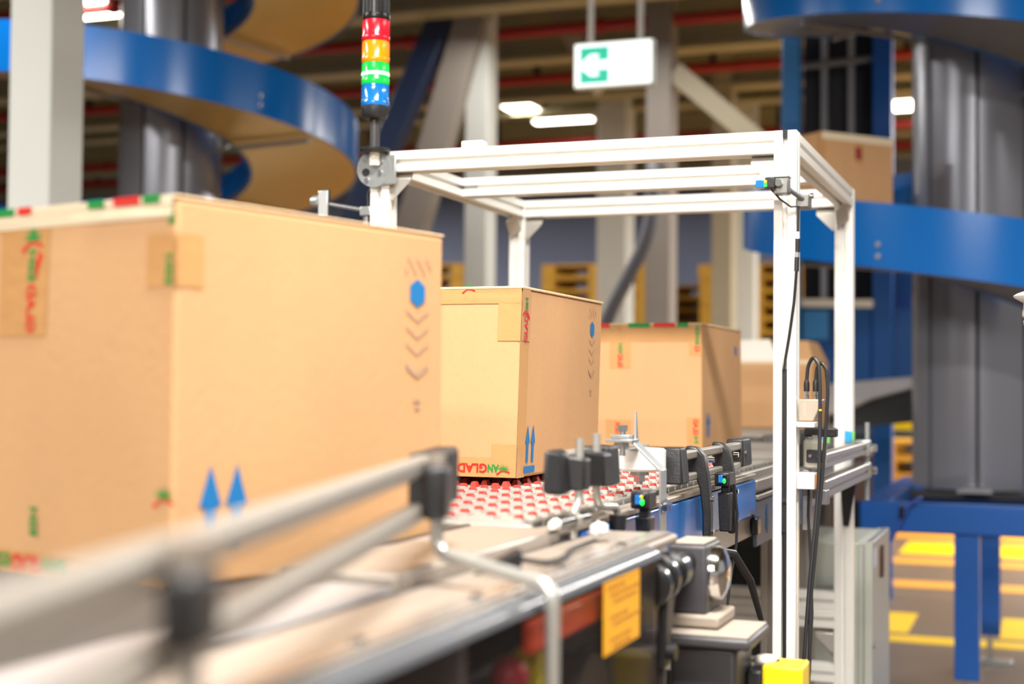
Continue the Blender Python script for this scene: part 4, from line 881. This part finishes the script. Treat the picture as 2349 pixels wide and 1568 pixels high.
def blue_sensor(label, x, y, z):
    r = thing('mini_sensor', label, 'sensor', (x, y, z), 'mini sensors on the outer rail')
    ob('housing', B().box(x-.009, x+.006, y-.008, y+.008, z-.004, z+.022), mat('lens_light_blue', '#3aa8e8', .2, coat=.6), r, .002); ob('led', B().box(x+.0062, x+.012, y-.007, y+.007, z, z+.022), mat('led_pale_green', '#7fd06a', .3), r, .002)
blue_sensor('tiny bright blue sensor at the foot of the right rear post', -.412, 3.262, 1.035)
blue_sensor('tiny pale blue sensor on the rail just right of the cable pair', -.43, 3.0, 1.037)
# far black shoe on the conveyor behind the front post
r = thing('guide_rail', 'blurred black rail shoe left of the front post, behind the short guide rail', 'guide rail', (-.50, 3.1, 1.0))
ribbed_block('end_shoe', r, 2.98, 3.06, -.53, -.49, 1.022, 1.065, .01, 'x'); ob('bar', B().box(-.512, -.494, 3.02, 3.98, 1.03, 1.052), RAIL, r, .003); ob('bar_post', B().box(-.5035, -.491, 3.4, 3.43, .95, 1.03), BLK, r); ob('black_bracket', B().box(-.5035, -.485, 3.10, 3.16, .985, 1.06), BLK, r, .004)

# control cabinet behind the frame
def cabinet():
    r = thing('control_cabinet', 'light grey control cabinet standing behind the frame, with label on its door', 'cabinet', (-.5, 3.9, 0))
    ob('body', B().box(-.62, -.445, 3.71, 4.12, 0, .762), CAB, r, .004)
    ob('body_flange', B().box(-.4445, -.432, 3.705, 4.125, .0, .764), CAB, r, .002)
    d = ob('door', B().box(-.4295, -.411, 3.70, 4.13, .02, .766), CABD, r, .003)
    ob('door_edge', B().box(-.4298, -.4105, 3.697, 3.7005, .018, .767), CAB, d, .001)
    ob('label_plate', B().box(-.4108, -.4095, 3.86, 3.99, .66, .735), mat('label_brown', '#6a4238', .4), d); ob('label_plate', B().box(-.4108, -.4095, 3.73, 3.80, .70, .745), mat('label_paleblue', '#9fb0c8', .4), d)
    ob('handle', B().box(-.410, -.404, 3.90, 3.915, .655, .74), BLK, d, .002)
    k = ob('lock', B().cyl((-.411, 3.715, .51), (-.404, 3.715, .51), .010, n=16), CHROME, d)
    ob('angle_bracket', B().prism([(0, 0), (.13, 0), (.13, -.16)], (-.60, 3.66, .66), (1, 0, 0), (0, 0, 1), (0, .01, 0)), mat('bracket_grey', '#8f918c', .5), r)
cabinet()
r = thing('under_panel', 'dark green-black panel under the conveyor, left of the front post', 'panel', (-.7, 3.6, 0))
ob('panel', B().box(-1.05, -.63, 3.62, 3.66, .02, .86), DARKP, r, .003); ob('edge', B().box(-.65, -.628, 3.60, 3.67, .02, .86), mat('dark_edge', '#3c423c', .4), r); ob('rib', B().box(-.78, -.755, 3.605, 3.62, .02, .86), BLKG, r)
tag(ob('yellow_post', B().box(-.60, -.575, 3.45, 3.48, .0, .87), mat('dull_yellow', '#b8860b', .5), bevel=.003), 'narrow dull yellow post under the conveyor, left of the front post', 'post')
# knob stand at the right edge
def knob():
    x, y = -.022, 2.44; r = thing('knob_stand', 'slim stand with white mushroom-capped ribbed knob at the right edge', 'knob', (x, y, 0))
    ob('knob_cap', B().lathe([(.010, 0), (.027, .010), (.0285, .013), (.022, .017), (.010, .021), (.002, .022)], (x, y, 1.288), n=36), WHT, r)
    ob('ribbed_stem', B().lathe([(.008, 0), (.0125, .004), (.0135, .010), (.0115, .014), (.0150, .018), (.0150, .026), (.0135, .030), (.0128, .042)], (x, y, 1.250), n=28), mat('stem_grey', '#a59a98', .5, var=.1, scale=60), r)
    ob('rod', B().cyl((x+.002, y, .01), (x+.002, y, 1.252), .004, n=12), GALV, r); ob('base', B().cyl((x, y, 0), (x, y, .012), .06, n=28), GREYD, r)
knob()
